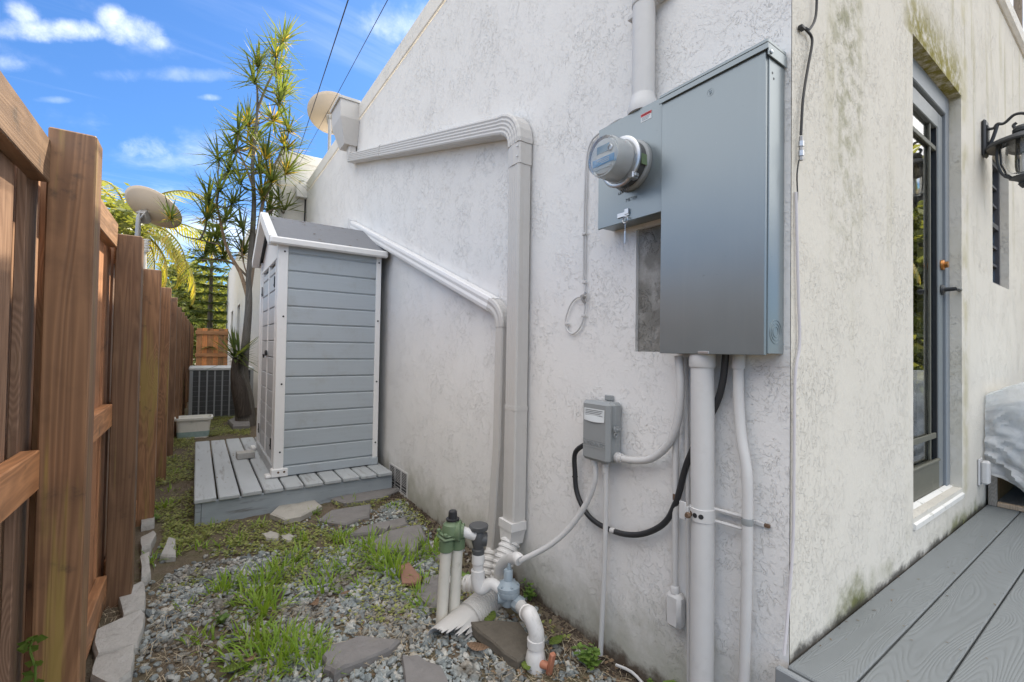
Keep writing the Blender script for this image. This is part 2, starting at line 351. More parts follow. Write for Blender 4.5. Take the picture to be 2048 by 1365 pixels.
def stonemat():
    m, t, b = newmat('gravel_stone'); p = worldco(t)
    r = t.add('ShaderNodeNewGeometry').outputs['Random Per Island']
    c = t.cramp(r, [(0, (.13, .15, .16)), (.3, (.22, .25, .255)), (.6, (.32, .35, .35)), (.85, (.42, .435, .42)), (1, (.52, .49, .44))])
    c = t.mix(t.ramp(t.noise(p, 90, 5, .7), .45, .75, 0, .5), c, (.12, .12, .105)); c = t.mix(t.ramp(t.noise(p, 5, 5, .65), .44, .66, 0, .7), c, (.15, .12, .085))
    t.put(b.inputs['Base Color'], c); b.inputs['Roughness'].default_value = .75
    t.put(b.inputs['Normal'], t.bump(t.noise(p, 160, 3), .4, .003))
stonemat()

# ------------------------------------------------------------------ mesh builder
class MB:
    def __init__(s): s.v = []; s.f = []; s.sm = []
    def add(s, vs, fs, smooth=False):
        o = len(s.v); s.v.extend([tuple(p) for p in vs]); s.f.extend([tuple(i+o for i in f) for f in fs]); s.sm.extend([smooth]*len(fs)); return s
    def box(s, a, b, bev=0.0, M=None):
        x0, y0, z0 = a; x1, y1, z1 = b
        if bev <= 0:
            vs = [(x0,y0,z0),(x1,y0,z0),(x1,y1,z0),(x0,y1,z0),(x0,y0,z1),(x1,y0,z1),(x1,y1,z1),(x0,y1,z1)]
            fs = [(3,2,1,0),(4,5,6,7),(0,1,5,4),(1,2,6,5),(2,3,7,6),(3,0,4,7)]
        else:
            bev = min(bev, .49*min(abs(x1-x0), abs(y1-y0), abs(z1-z0)))
            vs = []; idx = {}
            X = (x0, x1); Yy = (y0, y1); Z = (z0, z1); sg = (1, -1)
            for i in (0, 1):
                for j in (0, 1):
                    for k in (0, 1):
                        for ax in range(3):
                            p = [X[i]+bev*sg[i], Yy[j]+bev*sg[j], Z[k]+bev*sg[k]]
                            p[ax] = (X[i], Yy[j], Z[k])[ax]
                            idx[i, j, k, ax] = len(vs); vs.append(tuple(p))
            fs = []
            for k in (0, 1):
                q = [idx[i, j, k, 2] for i, j in ((0,0),(1,0),(1,1),(0,1))]; fs.append(q if k else q[::-1])
                q = [idx[i, k, j, 1] for i, j in ((0,0),(1,0),(1,1),(0,1))]; fs.append(q if not k else q[::-1])
                q = [idx[k, i, j, 0] for i, j in ((0,0),(1,0),(1,1),(0,1))]; fs.append(q if k else q[::-1])
            for i in (0, 1):
                for j in (0, 1):
                    fs.append([idx[i,j,0,0], idx[i,j,0,1], idx[i,j,1,1], idx[i,j,1,0]])
                    fs.append([idx[i,0,j,0], idx[i,0,j,2], idx[i,1,j,2], idx[i,1,j,0]])
                    fs.append([idx[0,i,j,1], idx[0,i,j,2], idx[1,i,j,2], idx[1,i,j,1]])
                    for k in (0, 1): fs.append([idx[i,j,k,0], idx[i,j,k,1], idx[i,j,k,2]])
            c = Vector(((x0+x1)/2, (y0+y1)/2, (z0+z1)/2)); nf = []
            for f in fs:
                P = [Vector(vs[i]) for i in f]; n = (P[1]-P[0]).cross(P[2]-P[0]); m = sum(P, Vector())/len(P)
                nf.append(tuple(f) if n.dot(m-c) > 0 else tuple(f)[::-1])
            fs = nf
        if M is not None: vs = [M @ Vector(p) for p in vs]
        return s.add(vs, fs)
    def sweep(s, pts, prof, up=None, cap=True, smooth=False, scales=None, closed=True):
        pts = [Vector(p) for p in pts]; n = len(pts); k = len(prof); vs = []; fs = []
        T = []
        for i in range(n):
            a = pts[max(i-1, 0)]; b = pts[min(i+1, n-1)]; T.append((b-a).normalized())
        if up is None:
            u0 = Vector((0, 0, 1)) if abs(T[0].z) < .9 else Vector((1, 0, 0)); A = (u0-T[0]*u0.dot(T[0])).normalized()
        for i in range(n):
            if up is not None: A = Vector(up); A = (A-T[i]*A.dot(T[i])).normalized()
            else: A = (A-T[i]*A.dot(T[i])).normalized()
            B = T[i].cross(A); sc = scales[i] if scales else 1
            vs += [pts[i]+A*(a*sc)+B*(b*sc) for a, b in prof]
        for i in range(n-1):
            for j in range(k if closed else k-1):
                j2 = (j+1) % k; fs.append((i*k+j, i*k+j2, (i+1)*k+j2, (i+1)*k+j))
        s.add(vs, fs, smooth)
        if cap and closed: s.add(vs[:k], [tuple(range(k))[::-1]]); s.add(vs[-k:], [tuple(range(k))])
        return s
    def tube(s, pts, r, n=10, smoothpath=0, cap=True):
        pts = [Vector(p) for p in pts]
        rs = list(r) if isinstance(r, (list, tuple)) else None
        if smoothpath:
            q, qr = [], []
            for i in range(len(pts)-1):
                p0 = pts[max(i-1, 0)]; p1 = pts[i]; p2 = pts[i+1]; p3 = pts[min(i+2, len(pts)-1)]
                for k in range(smoothpath):
                    t = k/smoothpath
                    q.append(.5*((2*p1)+(p2-p0)*t+(2*p0-5*p1+4*p2-p3)*t*t+(3*p1-p0-3*p2+p3)*t**3))
                    if rs: qr.append(rs[i]*(1-t)+rs[i+1]*t)
            q.append(pts[-1]); pts = q
            if rs: qr.append(rs[-1]); rs = qr
        prof = [(math.cos(2*math.pi*j/n), math.sin(2*math.pi*j/n)) for j in range(n)]
        return s.sweep(pts, prof, None, cap, True, rs if rs else [r]*len(pts))
    def lathe(s, prof, o=(0, 0, 0), axis=(0, 0, 1), n=20, smooth=True, cap=True):
        ax = Vector(axis).normalized(); a = Vector((1, 0, 0)) if abs(ax.x) < .9 else Vector((0, 1, 0))
        A = (a-ax*a.dot(ax)).normalized(); B = ax.cross(A); o = Vector(o); vs = []; fs = []
        for r, h in prof:
            vs += [o+ax*h+A*(r*math.cos(2*math.pi*j/n))+B*(r*math.sin(2*math.pi*j/n)) for j in range(n)]
        for i in range(len(prof)-1):
            for j in range(n):
                j2 = (j+1) % n; fs.append((i*n+j, i*n+j2, (i+1)*n+j2, (i+1)*n+j))
        s.add(vs, fs, smooth)
        if cap and prof[0][0] > 1e-5: s.add(vs[:n], [tuple(range(n))[::-1]])
        if cap and prof[-1][0] > 1e-5: s.add(vs[-n:], [tuple(range(n))])
        return s
    def prism(s, poly, z0, z1, M=None, jitter=0):   # polygon in xy, extruded in z
        n = len(poly); b = [Vector((x, y, z0)) for x, y in poly]
        tops = [Vector((x, y, z1)) for x, y in poly]
        if jitter:
            c = sum(tops, Vector())/n
            tin = [c+(p-c)*.93+Vector((0, 0, random.uniform(-1, 1)*jitter)) for p in tops]
            for p in tops: p.z -= (z1-z0)*.25
            vs = b+tops+tin; fs = [tuple(range(n))[::-1]]
            for i in range(n):
                j = (i+1) % n; fs += [(i, j, n+j, n+i), (n+i, n+j, 2*n+j, 2*n+i)]
            vs.append(c); fs += [(2*n+i, 2*n+(i+1) % n, 3*n) for i in range(n)]
        else:
            vs = b+tops; fs = [tuple(range(n))[::-1], tuple(range(n, 2*n))]+[(i, (i+1) % n, n+(i+1) % n, n+i) for i in range(n)]
        if M is not None: vs = [M @ p for p in vs]
        return s.add(vs, fs)
    def mesh(s, name, mat, org=(0, 0, 0)):
        me = bpy.data.meshes.new(name); o = Vector(org)
        me.from_pydata([(p[0]-o.x, p[1]-o.y, p[2]-o.z) for p in s.v], [], s.f)
        me.polygons.foreach_set('use_smooth', s.sm)
        me.materials.append(MATS[mat]); me.update()
        if any(s.sm) and len(s.f) < 20000: me.set_sharp_from_angle(angle=R_(38))
        return me
def thing(name, loc, label, cat, group=None):
    o = bpy.data.objects.new(name, None); COL.objects.link(o); o.location = loc; o.empty_display_size = .1
    o['label'] = label; o['category'] = cat
    if group: o['group'] = group
    return o
def rootloc(o):
    p = Vector(o.location); q = o.parent
    while q: p = p+Vector(q.location); q = q.parent
    return p
def part(name, mb, mat, parent, org=None, label=None, kind=None):
    """a part given in world coordinates; its own origin goes to org (default: parent's origin)"""
    rp = rootloc(parent); og = rp if org is None else Vector(org)
    me = mb.mesh(name, mat, og); o = bpy.data.objects.new(name, me); COL.objects.link(o)
    o.parent = parent; o.location = og-rp
    if label: o['label'] = label
    if kind: o['kind'] = kind
    return o
def inst(src, parent, loc, rot=None, scale=None):
    o = src.copy(); COL.objects.link(o); o.parent = parent; o.location = Vector(loc)-rootloc(parent)
    if rot is not None:
        o.rotation_mode = 'QUATERNION' if isinstance(rot, Quaternion) else 'XYZ'
        if isinstance(rot, Quaternion): o.rotation_quaternion = rot
        else: o.rotation_euler = rot
    if scale is not None: o.scale = scale if not isinstance(scale, (int, float)) else (scale,)*3
    return o
def solo(name, mb, mat, label=None, cat=None, group=None, kind=None, org=None):
    V = np.array(mb.v); og = org if org is not None else (V[:, 0].mean(), V[:, 1].mean(), V[:, 2].min())
    me = mb.mesh(name, mat, og); o = bpy.data.objects.new(name, me); COL.objects.link(o); o.location = og
    if label: o['label'] = label
    if cat: o['category'] = cat
    if group: o['group'] = group
    if kind: o['kind'] = kind
    return o
def textmesh(body, size, depth):
    cu = bpy.data.curves.new('txt', 'FONT'); cu.body = body; cu.size = size; cu.extrude = depth; cu.align_x = 'CENTER'; cu.align_y = 'CENTER'
    ob = bpy.data.objects.new('txt', cu); COL.objects.link(ob)
    dg = bpy.context.evaluated_depsgraph_get(); me = bpy.data.meshes.new_from_object(ob.evaluated_get(dg))
    vs = [v.co.copy() for v in me.vertices]; fs = [tuple(p.vertices) for p in me.polygons]
    bpy.data.objects.remove(ob); bpy.data.curves.remove(cu); bpy.data.meshes.remove(me)
    return vs, fs
def arc(c, r, a0, a1, n, ex, ey):
    c = Vector(c); ex = Vector(ex); ey = Vector(ey)
    return [c+ex*(r*math.cos(a0+(a1-a0)*i/n))+ey*(r*math.sin(a0+(a1-a0)*i/n)) for i in range(n+1)]

# ------------------------------------------------------------------ ground
def gz(x, y):
    return .02+.016*min(max(y, -2), 5)+.012*math.sin(2.3*x+1.1*y)*math.cos(1.7*y-.6*x)-(.35 if x > 1.52 and y < .7 else 0)
def lin(a, b, n): return list(np.linspace(a, b, n))
gxs = [-600, -200, -80, -30, -12, -6, -3.5, -2.2, -1.4]+lin(-1, 1.5, 64)+[1.56, 2, 3, 5, 8, 14, 30, 80, 200, 600]
gys = [-600, -200, -60, -20, -8, -4, -2]+lin(-1, 6, 120)+lin(6.3, 20, 40)+[24, 32, 50, 90, 200, 600]
m = MB(); nx = len(gxs); vs = []
for y in gys:
    for x in gxs: vs.append((x, y, gz(x, y)+(random.uniform(-.006, .006) if abs(x) < 2 and y < 10 else 0)))
m.add(vs, [(j*nx+i, j*nx+i+1, (j+1)*nx+i+1, (j+1)*nx+i) for j in range(len(gys)-1) for i in range(nx-1)], True)
solo('ground', m, 'ground_soil', kind='structure', org=(0, 0, 0))

# ------------------------------------------------------------------ house
ZT, ZG, YE = 4.22, 4.03, 8.5      # parapet top, groove, far end of the side wall
house = thing('house', (XW, YR, 0), 'white stuccoed flat roofed house with grey patio door and electrical boxes on its wall', 'house')
# side wall with the unfinished recess beside the big cabinet
ry0, ry1, rz0, rz1 = 1.02, 1.262, 1.37, 1.88
ys = [YR, ry0, ry1, YE]; zs = [-.4, rz0, rz1, ZG]
m = MB()
for i in range(3):
    for j in range(3):
        if i == 1 and j == 1: continue
        m.add([(XW, ys[i], zs[j]), (XW, ys[i+1], zs[j]), (XW, ys[i+1], zs[j+1]), (XW, ys[i], zs[j+1])], [(3, 2, 1, 0)])
rd = .016
for a, b in (((ry0, rz0), (ry1, rz0)), ((ry1, rz0), (ry1, rz1)), ((ry1, rz1), (ry0, rz1)), ((ry0, rz1), (ry0, rz0))):
    m.add([(XW, a[0], a[1]), (XW, b[0], b[1]), (XW+rd, b[0], b[1]), (XW+rd, a[0], a[1])], [(0, 1, 2, 3)])
m.add([(XW, YE, -.4), (XW+.3, YE, -.4), (XW+.3, YE, ZG), (XW, YE, ZG)], [(0, 1, 2, 3)])
part('side_wall', m, 'stucco_side', house)
m = MB(); m.add([(XW+rd, ry0, rz0), (XW+rd, ry1, rz0), (XW+rd, ry1, rz1), (XW+rd, ry0, rz1)], [(3, 2, 1, 0)])
part('unfinished_patch', m, 'stucco_patch', house, label='bare grey unfinished patch recessed in the stucco beside the cabinet')
m = MB(); m.box((XW+.012, YR-.01, ZG), (XW+.26, YE, ZG+.012)); m.box((XW-.012, YR-.012, ZG+.012), (XW+.27, YE+.01, ZT), .008)
part('parapet_band', m, 'stucco_plain', house)
# front wall (faces the deck) with door and window openings
DX0, DX1, DZ0, DZ1 = 2.69, 3.56, .63, 2.865
WX0, WX1, WZ0, WZ1 = 4.37, 4.93, 1.87, 2.80
FT = 3.86
m = MB(); xs = [XW+.004, DX0, DX1, WX0, WX1, 9.0]; zs = [-.4, DZ0, WZ0, WZ1, DZ1, FT]
for i in range(5):
    for j in range(5):
        if i == 1 and 1 <= j <= 3: continue
        if i == 3 and j == 2: continue
        m.add([(xs[i], YR, zs[j]), (xs[i+1], YR, zs[j]), (xs[i+1], YR, zs[j+1]), (xs[i], YR, zs[j+1])], [(0, 1, 2, 3)])
DD = .05
for x0, x1, z0, z1, d in ((DX0, DX1, DZ0, DZ1, .2), (WX0, WX1, WZ0, WZ1, .2)):
    m.add([(x0, YR, z0), (x0, YR, z1), (x0, YR+d, z1), (x0, YR+d, z0)], [(0, 1, 2, 3)])
    m.add([(x1, YR, z0), (x1, YR, z1), (x1, YR+d, z1), (x1, YR+d, z0)], [(3, 2, 1, 0)])
    m.add([(x0, YR, z1), (x1, YR, z1), (x1, YR+d, z1), (x0, YR+d, z1)], [(0, 1, 2, 3)])
    m.add([(x0, YR, z0), (x1, YR, z0), (x1, YR+d, z0), (x0, YR+d, z0)], [(3, 2, 1, 0)])
part('front_wall', m, 'stucco_front', house)
m = MB(); m.box((XW+.27, YR-.03, FT), (9.0, YR+.25, FT+.13), .02); part('front_parapet_cap', m, 'stucco_plain', house)
m = MB(); m.box((XW+.02, YR+.3, 3.55), (8.9, YE-.05, 3.68)); part('roof_slab', m, 'stucco_plain', house)
m = MB(); m.box((XW+.3, 3.2, .3), (8.8, 3.3, 3.5)); m.box((XW+.3, YR+.3, .3), (8.8, 3.2, .42)); m.box((8.8, YR+.02, .3), (8.9, 3.3, 3.54)); m.box((XW+.29, YR+.3, .42), (XW+.3, 3.2, 3.5)); part('interior_room', m, 'interior', house)
m = MB(); vs = [(x, y, z) for x in (DX0+.002, DX1-.002) for y, z in ((YR-.010, DZ0-.05), (YR-.010, DZ0-.028), (YR+.06, DZ0+.012), (YR+.06, DZ0-.05))]; m.add(vs, [(0, 1, 2, 3), (7, 6, 5, 4), (0, 4, 5, 1), (1, 5, 6, 2), (2, 6, 7, 3), (3, 7, 4, 0)]); part('door_sill', m, 'sill_paint', house)
# patio door
door = thing('patio_door', (DX0, YR, DZ0), '', ''); del door['label'], door['category']; door.parent = house; door.location = Vector((DX0, YR, DZ0))-rootloc(house)
y0 = YR+DD
m = MB()
m.box((DX1-.07, y0, DZ0+.005), (DX1-.001, y0+.09, DZ1-.002), .004); m.box((DX0+.001, y0, DZ0+.005), (DX0+.07, y0+.09, DZ1-.002), .004)
m.box((DX0+.07, y0, DZ1-.11), (DX1-.07, y0+.09, DZ1-.002), .004)
part('door_frame', m, 'frame_light', door)
a, b = DX0+.085, DX1-.085; zb, zt = DZ0+.012, DZ1-.125
m = MB(); m.box((DX0+.0702, y0+.05, DZ0+.01), (DX1-.0702, y0+.088, zt+.014)); 
m = MB(); m.box((b, y0+.03, zb), (DX1-.0705, y0+.085, zt+.013)); m.box((DX0+.0705, y0+.03, zb), (a, y0+.085, zt+.013)); m.box((a, y0+.03, zt), (b, y0+.085, zt+.0135))
part('weather_strip', m, 'door_dark', door)
st = .085
m = MB(); m.box((b-st, y0+.012, zb), (b-.002, y0+.055, zt-.002), .004); m.box((a+.002, y0+.012, zb), (a+st, y0+.055, zt-.002), .004); m.box((a+st, y0+.012, zt-.09), (b-st, y0+.0545, zt-.002), .004)
part('door_stile', m, 'door_grey', door)
m = MB(); m.box((a+st, y0+.010, zb), (b-st, y0+.0545, zb+.15), .004); m.box((a+st, y0+.004, zb+.15), (b-st, y0+.02, zb+.165), .003); part('kick_rail', m, 'door_rail', door, label='weathered brownish bottom rail')
m = MB(); gx0, gx1, gz0, gz1 = a+st, b-st, zb+.165, zt-.09
for q in (gx0, gx1-.018): m.box((q, y0+.016, gz0), (q+.018, y0+.05, gz1))
part('glazing_bead', m, 'door_dark', door)
m = MB(); m.box((gx0+.018, y0+.032, gz0), (gx1-.018, y0+.038, gz1)); part('glass_pane', m, 'door_glass', door)
for nm, bx in (('muntin', ((gx1-.12, y0+.02, gz0), (gx1-.105, y0+.031, gz1))), ('muntin', ((gx0+.1, y0+.02, gz0), (gx0+.115, y0+.031, gz1))),
               ('muntin', ((gx0+.018, y0+.018, gz1-.13), (gx1-.018, y0+.03, gz1-.105))), ('muntin', ((gx0+.018, y0+.018, gz0+.11), (gx1-.018, y0+.03, gz0+.14)))):
    part(nm, MB().box(*bx, .002), 'door_rail', door)
hx = DX1-.115
pz = 1.885; m = MB().lathe([(.028, 0), (.030, .004), (.028, .012), (.018, .016), (.018, .03), (.004, .032)], (hx, y0+.012, pz), (0, -1, 0)); part('deadbolt', m, 'brass', door)
pz = 1.745; m = MB().lathe([(.028, 0), (.03, .004), (.026, .012), (.012, .016), (.011, .055), (.011, .06)], (hx, y0+.012, pz), (0, -1, 0))
m.tube([(hx, y0-.045, pz), (hx+.02, y0-.05, pz), (hx+.06, y0-.05, pz-.003), (hx+.11, y0-.045, pz+.004)], .009, 8, 4); part('lever_handle', m, 'black_iron', door)
m = MB(); m.box((a+.05, y0+.10, zb), (gx1-.16, y0+.12, zb+.75)); part('reflection_blind', m, 'curtain_reflection', door)  # pale panel: curtain plus the plastic sheet's reflection put into solid colour
# window beside the lamp
win = thing('window', (WX0, YR, WZ0), '', ''); del win['label'], win['category']; win.parent = house; win.location = Vector((WX0, YR, WZ0))-rootloc(house)
y0 = YR+.045; m = MB()
m.box((WX0+.001, y0, WZ0+.002), (WX0+.04, y0+.05, WZ1-.002)); m.box((WX1-.04, y0, WZ0+.002), (WX1-.001, y0+.05, WZ1-.002)); m.box((WX0+.04, y0, WZ1-.04), (WX1-.04, y0+.05, WZ1-.002)); m.box((WX0+.04, y0, WZ0+.002), (WX1-.04, y0+.05, WZ0+.04))
m.box((WX0+.04, y0+.002, 2.31), (WX1-.04, y0+.048, 2.345)); part('frame', m, 'window_frame', win)
zz = [WZ0+.04, 2.31, 2.345, WZ1-.04]
for k in (0, 2):
    part('pane', MB().box((WX0+.041, y0+.026, zz[k]+.001), (WX1-.041, y0+.031, zz[k+1]-.001)), 'door_glass', win)
    part('muntin', MB().box(((WX0+WX1)/2-.009, y0+.008, zz[k]), ((WX0+WX1)/2+.009, y0+.024, zz[k+1])), 'window_frame', win)
    for q in (1, 2):
        h = zz[k]+(zz[k+1]-zz[k])*q/3; part('muntin', MB().box((WX0+.04, y0+.010, h-.008), (WX1-.04, y0+.0235, h+.008)), 'window_frame', win)
# rear wings of the house
m = MB(); m.box((1.10, 8.56, -.3), (6, 10.6, 4.55)); part('rear_block', m, 'stucco_plain', house)
m = MB(); m.box((1.085, 8.545, 4.55), (6.02, 10.62, 4.72), .01); part('rear_block_cap', m, 'stucco_plain', house)
wx = .80; m = MB(); ws = [(12.6, .95), (15.0, .9)]
ya = [10.62, 12.4, 13.3, 14.9, 15.8, 18.6]; zs = [-.3, .95, 2.35, 3.75]
for i in range(5):
    for j in range(3):
        if i in (1, 3) and j == 1: continue
        m.add([(wx, ya[i], zs[j]), (wx, ya[i+1], zs[j]), (wx, ya[i+1], zs[j+1]), (wx, ya[i], zs[j+1])], [(3, 2, 1, 0)])
for i in (1, 3):
    m.box((wx+.001, ya[i]-.2, zs[1]-.2), (wx+.002, ya[i], zs[2]+.2))
    for A, B in (((ya[i], zs[1]), (ya[i+1], zs[1])), ((ya[i+1], zs[1]), (ya[i+1], zs[2])), ((ya[i+1], zs[2]), (ya[i], zs[2])), ((ya[i], zs[2]), (ya[i], zs[1]))):
        m.add([(wx, *A), (wx, *B), (wx+.12, *B), (wx+.12, *A)], [(0, 1, 2, 3)])
m.box((wx+.2, 10.62, -.3), (1.6, 18.6, 3.745)); m.add([(wx, 10.62, -.3), (wx+.2, 10.62, -.3), (wx+.2, 10.62, 3.75), (wx, 10.62, 3.75)], [(0, 1, 2, 3)])
m.add([(wx, 10.62, 3.75), (wx+.2, 10.62, 3.75), (wx+.2, 18.6, 3.75), (wx, 18.6, 3.75)], [(0, 1, 2, 3)])
part('wing_wall', m, 'stucco_plain', house)
for i in (1, 3):
    m = MB(); m.box((wx+.09, ya[i]+.002, zs[1]+.002), (wx+.12, ya[i+1]-.002, zs[2]-.002)); part('wing_window', m, 'window_frame', house)
# flood lamp box on the rear block, with its conduit
m = MB(); p = PY(603, 385, 8.56); m.box((p.x-.10, 8.44, p.z-.12), (p.x+.1, 8.555, p.z+.1), .01); m.tube([(p.x-.04, 8.5, p.z+.1), (p.x-.04, 8.45, p.z+.16), (p.x+.02, 8.44, p.z+.17)], .02, 8, 3)
part('utility_box', m, 'white_trim', house)
m = MB(); m.tube([(p.x+.06, 8.535, p.z-.12), (p.x+.05, 8.535, p.z-.9)], .012, 8); part('conduit', m, 'black_rubber', house)
# crawl-space vent
vy0, vy1, vz0, vz1 = 3.69, 4.14, .09, .30
m = MB(); m.box((XW-.006, vy0, vz0), (XW+.004, vy1, vz0+.015)); m.box((XW-.006, vy0, vz1-.015), (XW+.004, vy1, vz1)); m.box((XW-.0055, vy0, vz0+.015), (XW+.004, vy0+.02, vz1-.015)); m.box((XW-.0055, vy1-.02, vz0+.015), (XW+.004, vy1, vz1-.015))
for q in (.333, .666): m.box((XW-.005, vy0+(vy1-vy0)*q-.008, vz0+.015), (XW+.004, vy0+(vy1-vy0)*q+.008, vz1-.015))
vent = part('vent_grille', m, 'pipe_paint', house)
m = MB(); m.box((XW-.0008, vy0+.02, vz0+.014), (XW+.001, vy1-.02, vz1-.014)); o = part('vent_opening', m, 'black_rubber', house)
for k in range(13):
    if k in (2, 4): continue
    z = vz0+.02+k*.0135; M = Matrix.Translation((XW-.004, 0, z)) @ Matrix.Rotation(R_(35), 4, 'Y')
    o = part('slat', MB().box((-.006, vy0+.02, -.0012), (.006, vy1-.02, .0012), 0, M), 'pipe_paint', vent)

# ------------------------------------------------------------------ fence on the left
FX = lambda y: -.255+.0112*(y-1.8)            # right face of the posts
fence = thing('fence', (-.4, 1.0, 0), 'long reddish brown wooden fence with posts and rails along the left of the alley', 'fence')
PS = 1.18; NP = 14
pys = [1.775+PS*(i-1) for i in range(NP)]
tops = [1.95, 1.975, 1.915, 1.905, 1.90, 1.91]+[1.88]*20
m = MB(); m.box((-.05, -.05, -.15), (.05, .05, 1.9), .004)
post0 = None
for i, y in enumerate(pys):
    x = FX(y)-.05; h = tops[i]
    m = MB(); m.box((-.052, -.05, -.2), (.05, .05, h), .004, Matrix.Translation((x, y+.05, 0)))
    for k in (-1, 1): pass
    part('post', m, 'fence_post_wood', fence, org=(x, y+.05, 0))
    if i+1 < NP:
        ya, yb = y+.1+.004, pys[i+1]-.004; xr = FX((ya+yb)/2)-.088
        for z0, z1 in ((tops[i]-.135, tops[i]-.015), (.965, 1.075), (.06, .2)):
            if z0 < .5: z0 += gz(-.3, ya); z1 += gz(-.3, ya)
            c = Vector((xr-.02, (ya+yb)/2, (z0+z1)/2)); d = random.uniform(-.004, .004)
            M = Matrix.Translation(c) @ Matrix.Rotation(d, 4, 'X')
            part('rail', MB().box((-.02, -(yb-ya)/2, -(z1-z0)/2), (.02, (yb-ya)/2, (z1-z0)/2), .003, M), 'rail_wood', fence, org=c)
pk = MB().box((-.010, -.058, 0), (.010, .058, 1.86), .002)
pme = pk.mesh('picket', 'picket_wood')
def picket(y, dx, w, h):
    o = bpy.data.objects.new('picket', pme); COL.objects.link(o); o.parent = fence
    o.location = Vector((FX(y)-.14-dx+random.uniform(-.003, .003), y, .03))-rootloc(fence); o.scale = (1, w, h); o.rotation_euler = (random.uniform(-.006, .006), 0, random.uniform(-.03, .03))
y = pys[0]+.2
k = 0
while y < pys[-1]-.1:
    picket(y, 0, 1, 1.0+random.uniform(-.01, .012)); picket(y+.1, .05, 1.45, 1.0+random.uniform(-.01, .01)); y += .2
# far cross fence with its gate boards
cf = thing('cross_fence', (.35, 17.2, 0), 'short orange wooden fence closing the far end of the alley', 'fence')
for k in range(6):
    x = -.03+.145*k; part('board', MB().box((x, 17.2, .05), (x+.138, 17.225, 1.88+random.uniform(-.02, .02)), .003), 'gate_wood', cf, org=(x, 17.2, .05))
for z in (1.70, 1.0, .3): part('rail', MB().box((-.06, 17.15, z), (.80, 17.198, z+.11), .004), 'gate_rail_wood', cf, org=(.35, 17.17, z))

# ------------------------------------------------------------------ storage shed on its platform
DT = .27
plat = thing('shed_platform', (.7, 4.0, 0), 'low grey painted timber platform under the storage shed', 'platform')
x = .005; i = 0; PYA, PYB = 3.93, 6.28
while x < 1.42:
    wd = min(.140, 1.455-x)
    part('deck_board', MB().box((x, PYA+random.uniform(-.006, .006), DT-.034), (x+wd-.006, PYB, DT+random.uniform(-.002, .002)), .007), 'painted_deck', plat, org=(x, PYA, DT)); x += .1465
part('rim_joist', MB().box((.05, PYA+.028, .02), (1.46, PYA+.066, DT-.036), .003), 'painted_rim', plat, org=(.7, PYA, .02))
part('end_joist', MB().box((.012, PYA+.024, .02), (.048, PYB-.02, DT-.036), .003), 'painted_rim', plat, org=(.03, PYA, .02))
SX0, SX1, SY0, SY1 = .553, 1.405, 4.25, 5.56
shed = thing('storage_shed', (SX0, SY0, DT), 'grey blue plastic storage shed with white trim and low gable roof', 'shed')
ZE, ZR = 2.245, 2.60; SYM = (SY0+SY1)/2
zb = DT+.085; H = .1505
npl = int((ZE-zb)/H)+1
m = MB(); m.box((SX0+.03, SY0+.03, DT+.01), (SX1-.01, SY1-.03, ZE+.03)); m.prism([(SY0+.03, 0), (SY1-.03, 0), (SYM, ZR-ZE-.04)], 0, SX1-SX0-.05, Matrix(((0,0,1,SX0+.035),(1,0,0,0),(0,1,0,ZE+.03),(0,0,0,1)))); part('inner_shell', m, 'shed_siding', shed)
for k in range(npl):   # siding planks of the wall facing the camera: each a bevelled board
    z0 = zb+k*H; z1 = min(z0+H-.002, ZE+.02)
    prof = [(0, .0), (-.003, .006), (-.010, .012), (-.010, z1-z0-.008), (-.004, z1-z0), (.02, z1-z0), (.02, 0)]
    m = MB(); P = [Vector((SX0+.062, SY0+.008, z0)), Vector((SX1-.034, SY0+.008, z0))]
    vs = [Vector((q.x, q.y+a, q.z+b)) for q in P for a, b in prof]; n = len(prof)
    m.add(vs, [(j, (j+1) % n, n+(j+1) % n, n+j) for j in range(n)]+[tuple(range(n))[::-1], tuple(range(n, 2*n))])
    part('siding_plank', m, 'shed_siding', shed, org=(SX0, SY0, z0))
# front planks (facing the fence), by leaf
cols = [(SY0+.065, SY0+.155), (SY0+.185, SY0+.63), (SY0+.665, SY1-.185), (SY1-.155, SY1-.065)]
for a, b in cols:
    for k in range(npl):
        z0 = zb+k*H+.012; z1 = min(z0+H-.006, ZE-.16)
        if z1 < z0+.03: continue
        m = MB(); m.box((SX0, a, z0), (SX0+.026, b, z1), .005); part('front_plank', m, 'shed_siding_front', shed, org=(SX0, a, z0))
for a in (SY0+.157, SY0+.633, SY1-.183): part('door_strip', MB().box((SX0-.008, a, DT+.06), (SX0+.02, a+.026, ZE-.12), .003), 'white_trim', shed)
part('door_header', MB().box((SX0-.008, SY0+.10, ZE-.118), (SX0+.02, SY1-.10, ZE-.09), .003), 'white_trim', shed)
m = MB(); m.prism([(SY0+.07, ZE-.088), (SY1-.07, ZE-.088), (SY1-.07, ZE+.03), (SYM, ZR-.045), (SY0+.07, ZE+.03)], 0, .02, Matrix(((0,0,1,SX0+.004),(1,0,0,0),(0,1,0,0),(0,0,0,1)))); part('gable_panel', m, 'white_trim', shed)
for k in range(3):
    r = .03+.032*k; m = MB(); m.tube(arc((SX0+.0, SYM-.16, ZE+.085), r, R_(20), R_(115), 8, (0, -1, 0), (0, 0, 1)), .008, 6); part('vent_slot', m, 'black_rubber', shed)
def cpost(x0, x1, y0, y1, nm='corner_post'):
    m = MB(); m.box((x0, y0, DT+.03), (x1, y1, ZE+.01), .004); return part(nm, m, 'white_trim', shed)
cp = cpost(SX0-.012, SX0+.064, SY0-.014, SY0+.062); cq = cpost(SX1-.036, SX1+.012, SY0-.012, SY0+.05); cpost(SX0-.012, SX0+.05, SY1-.062, SY1+.012)
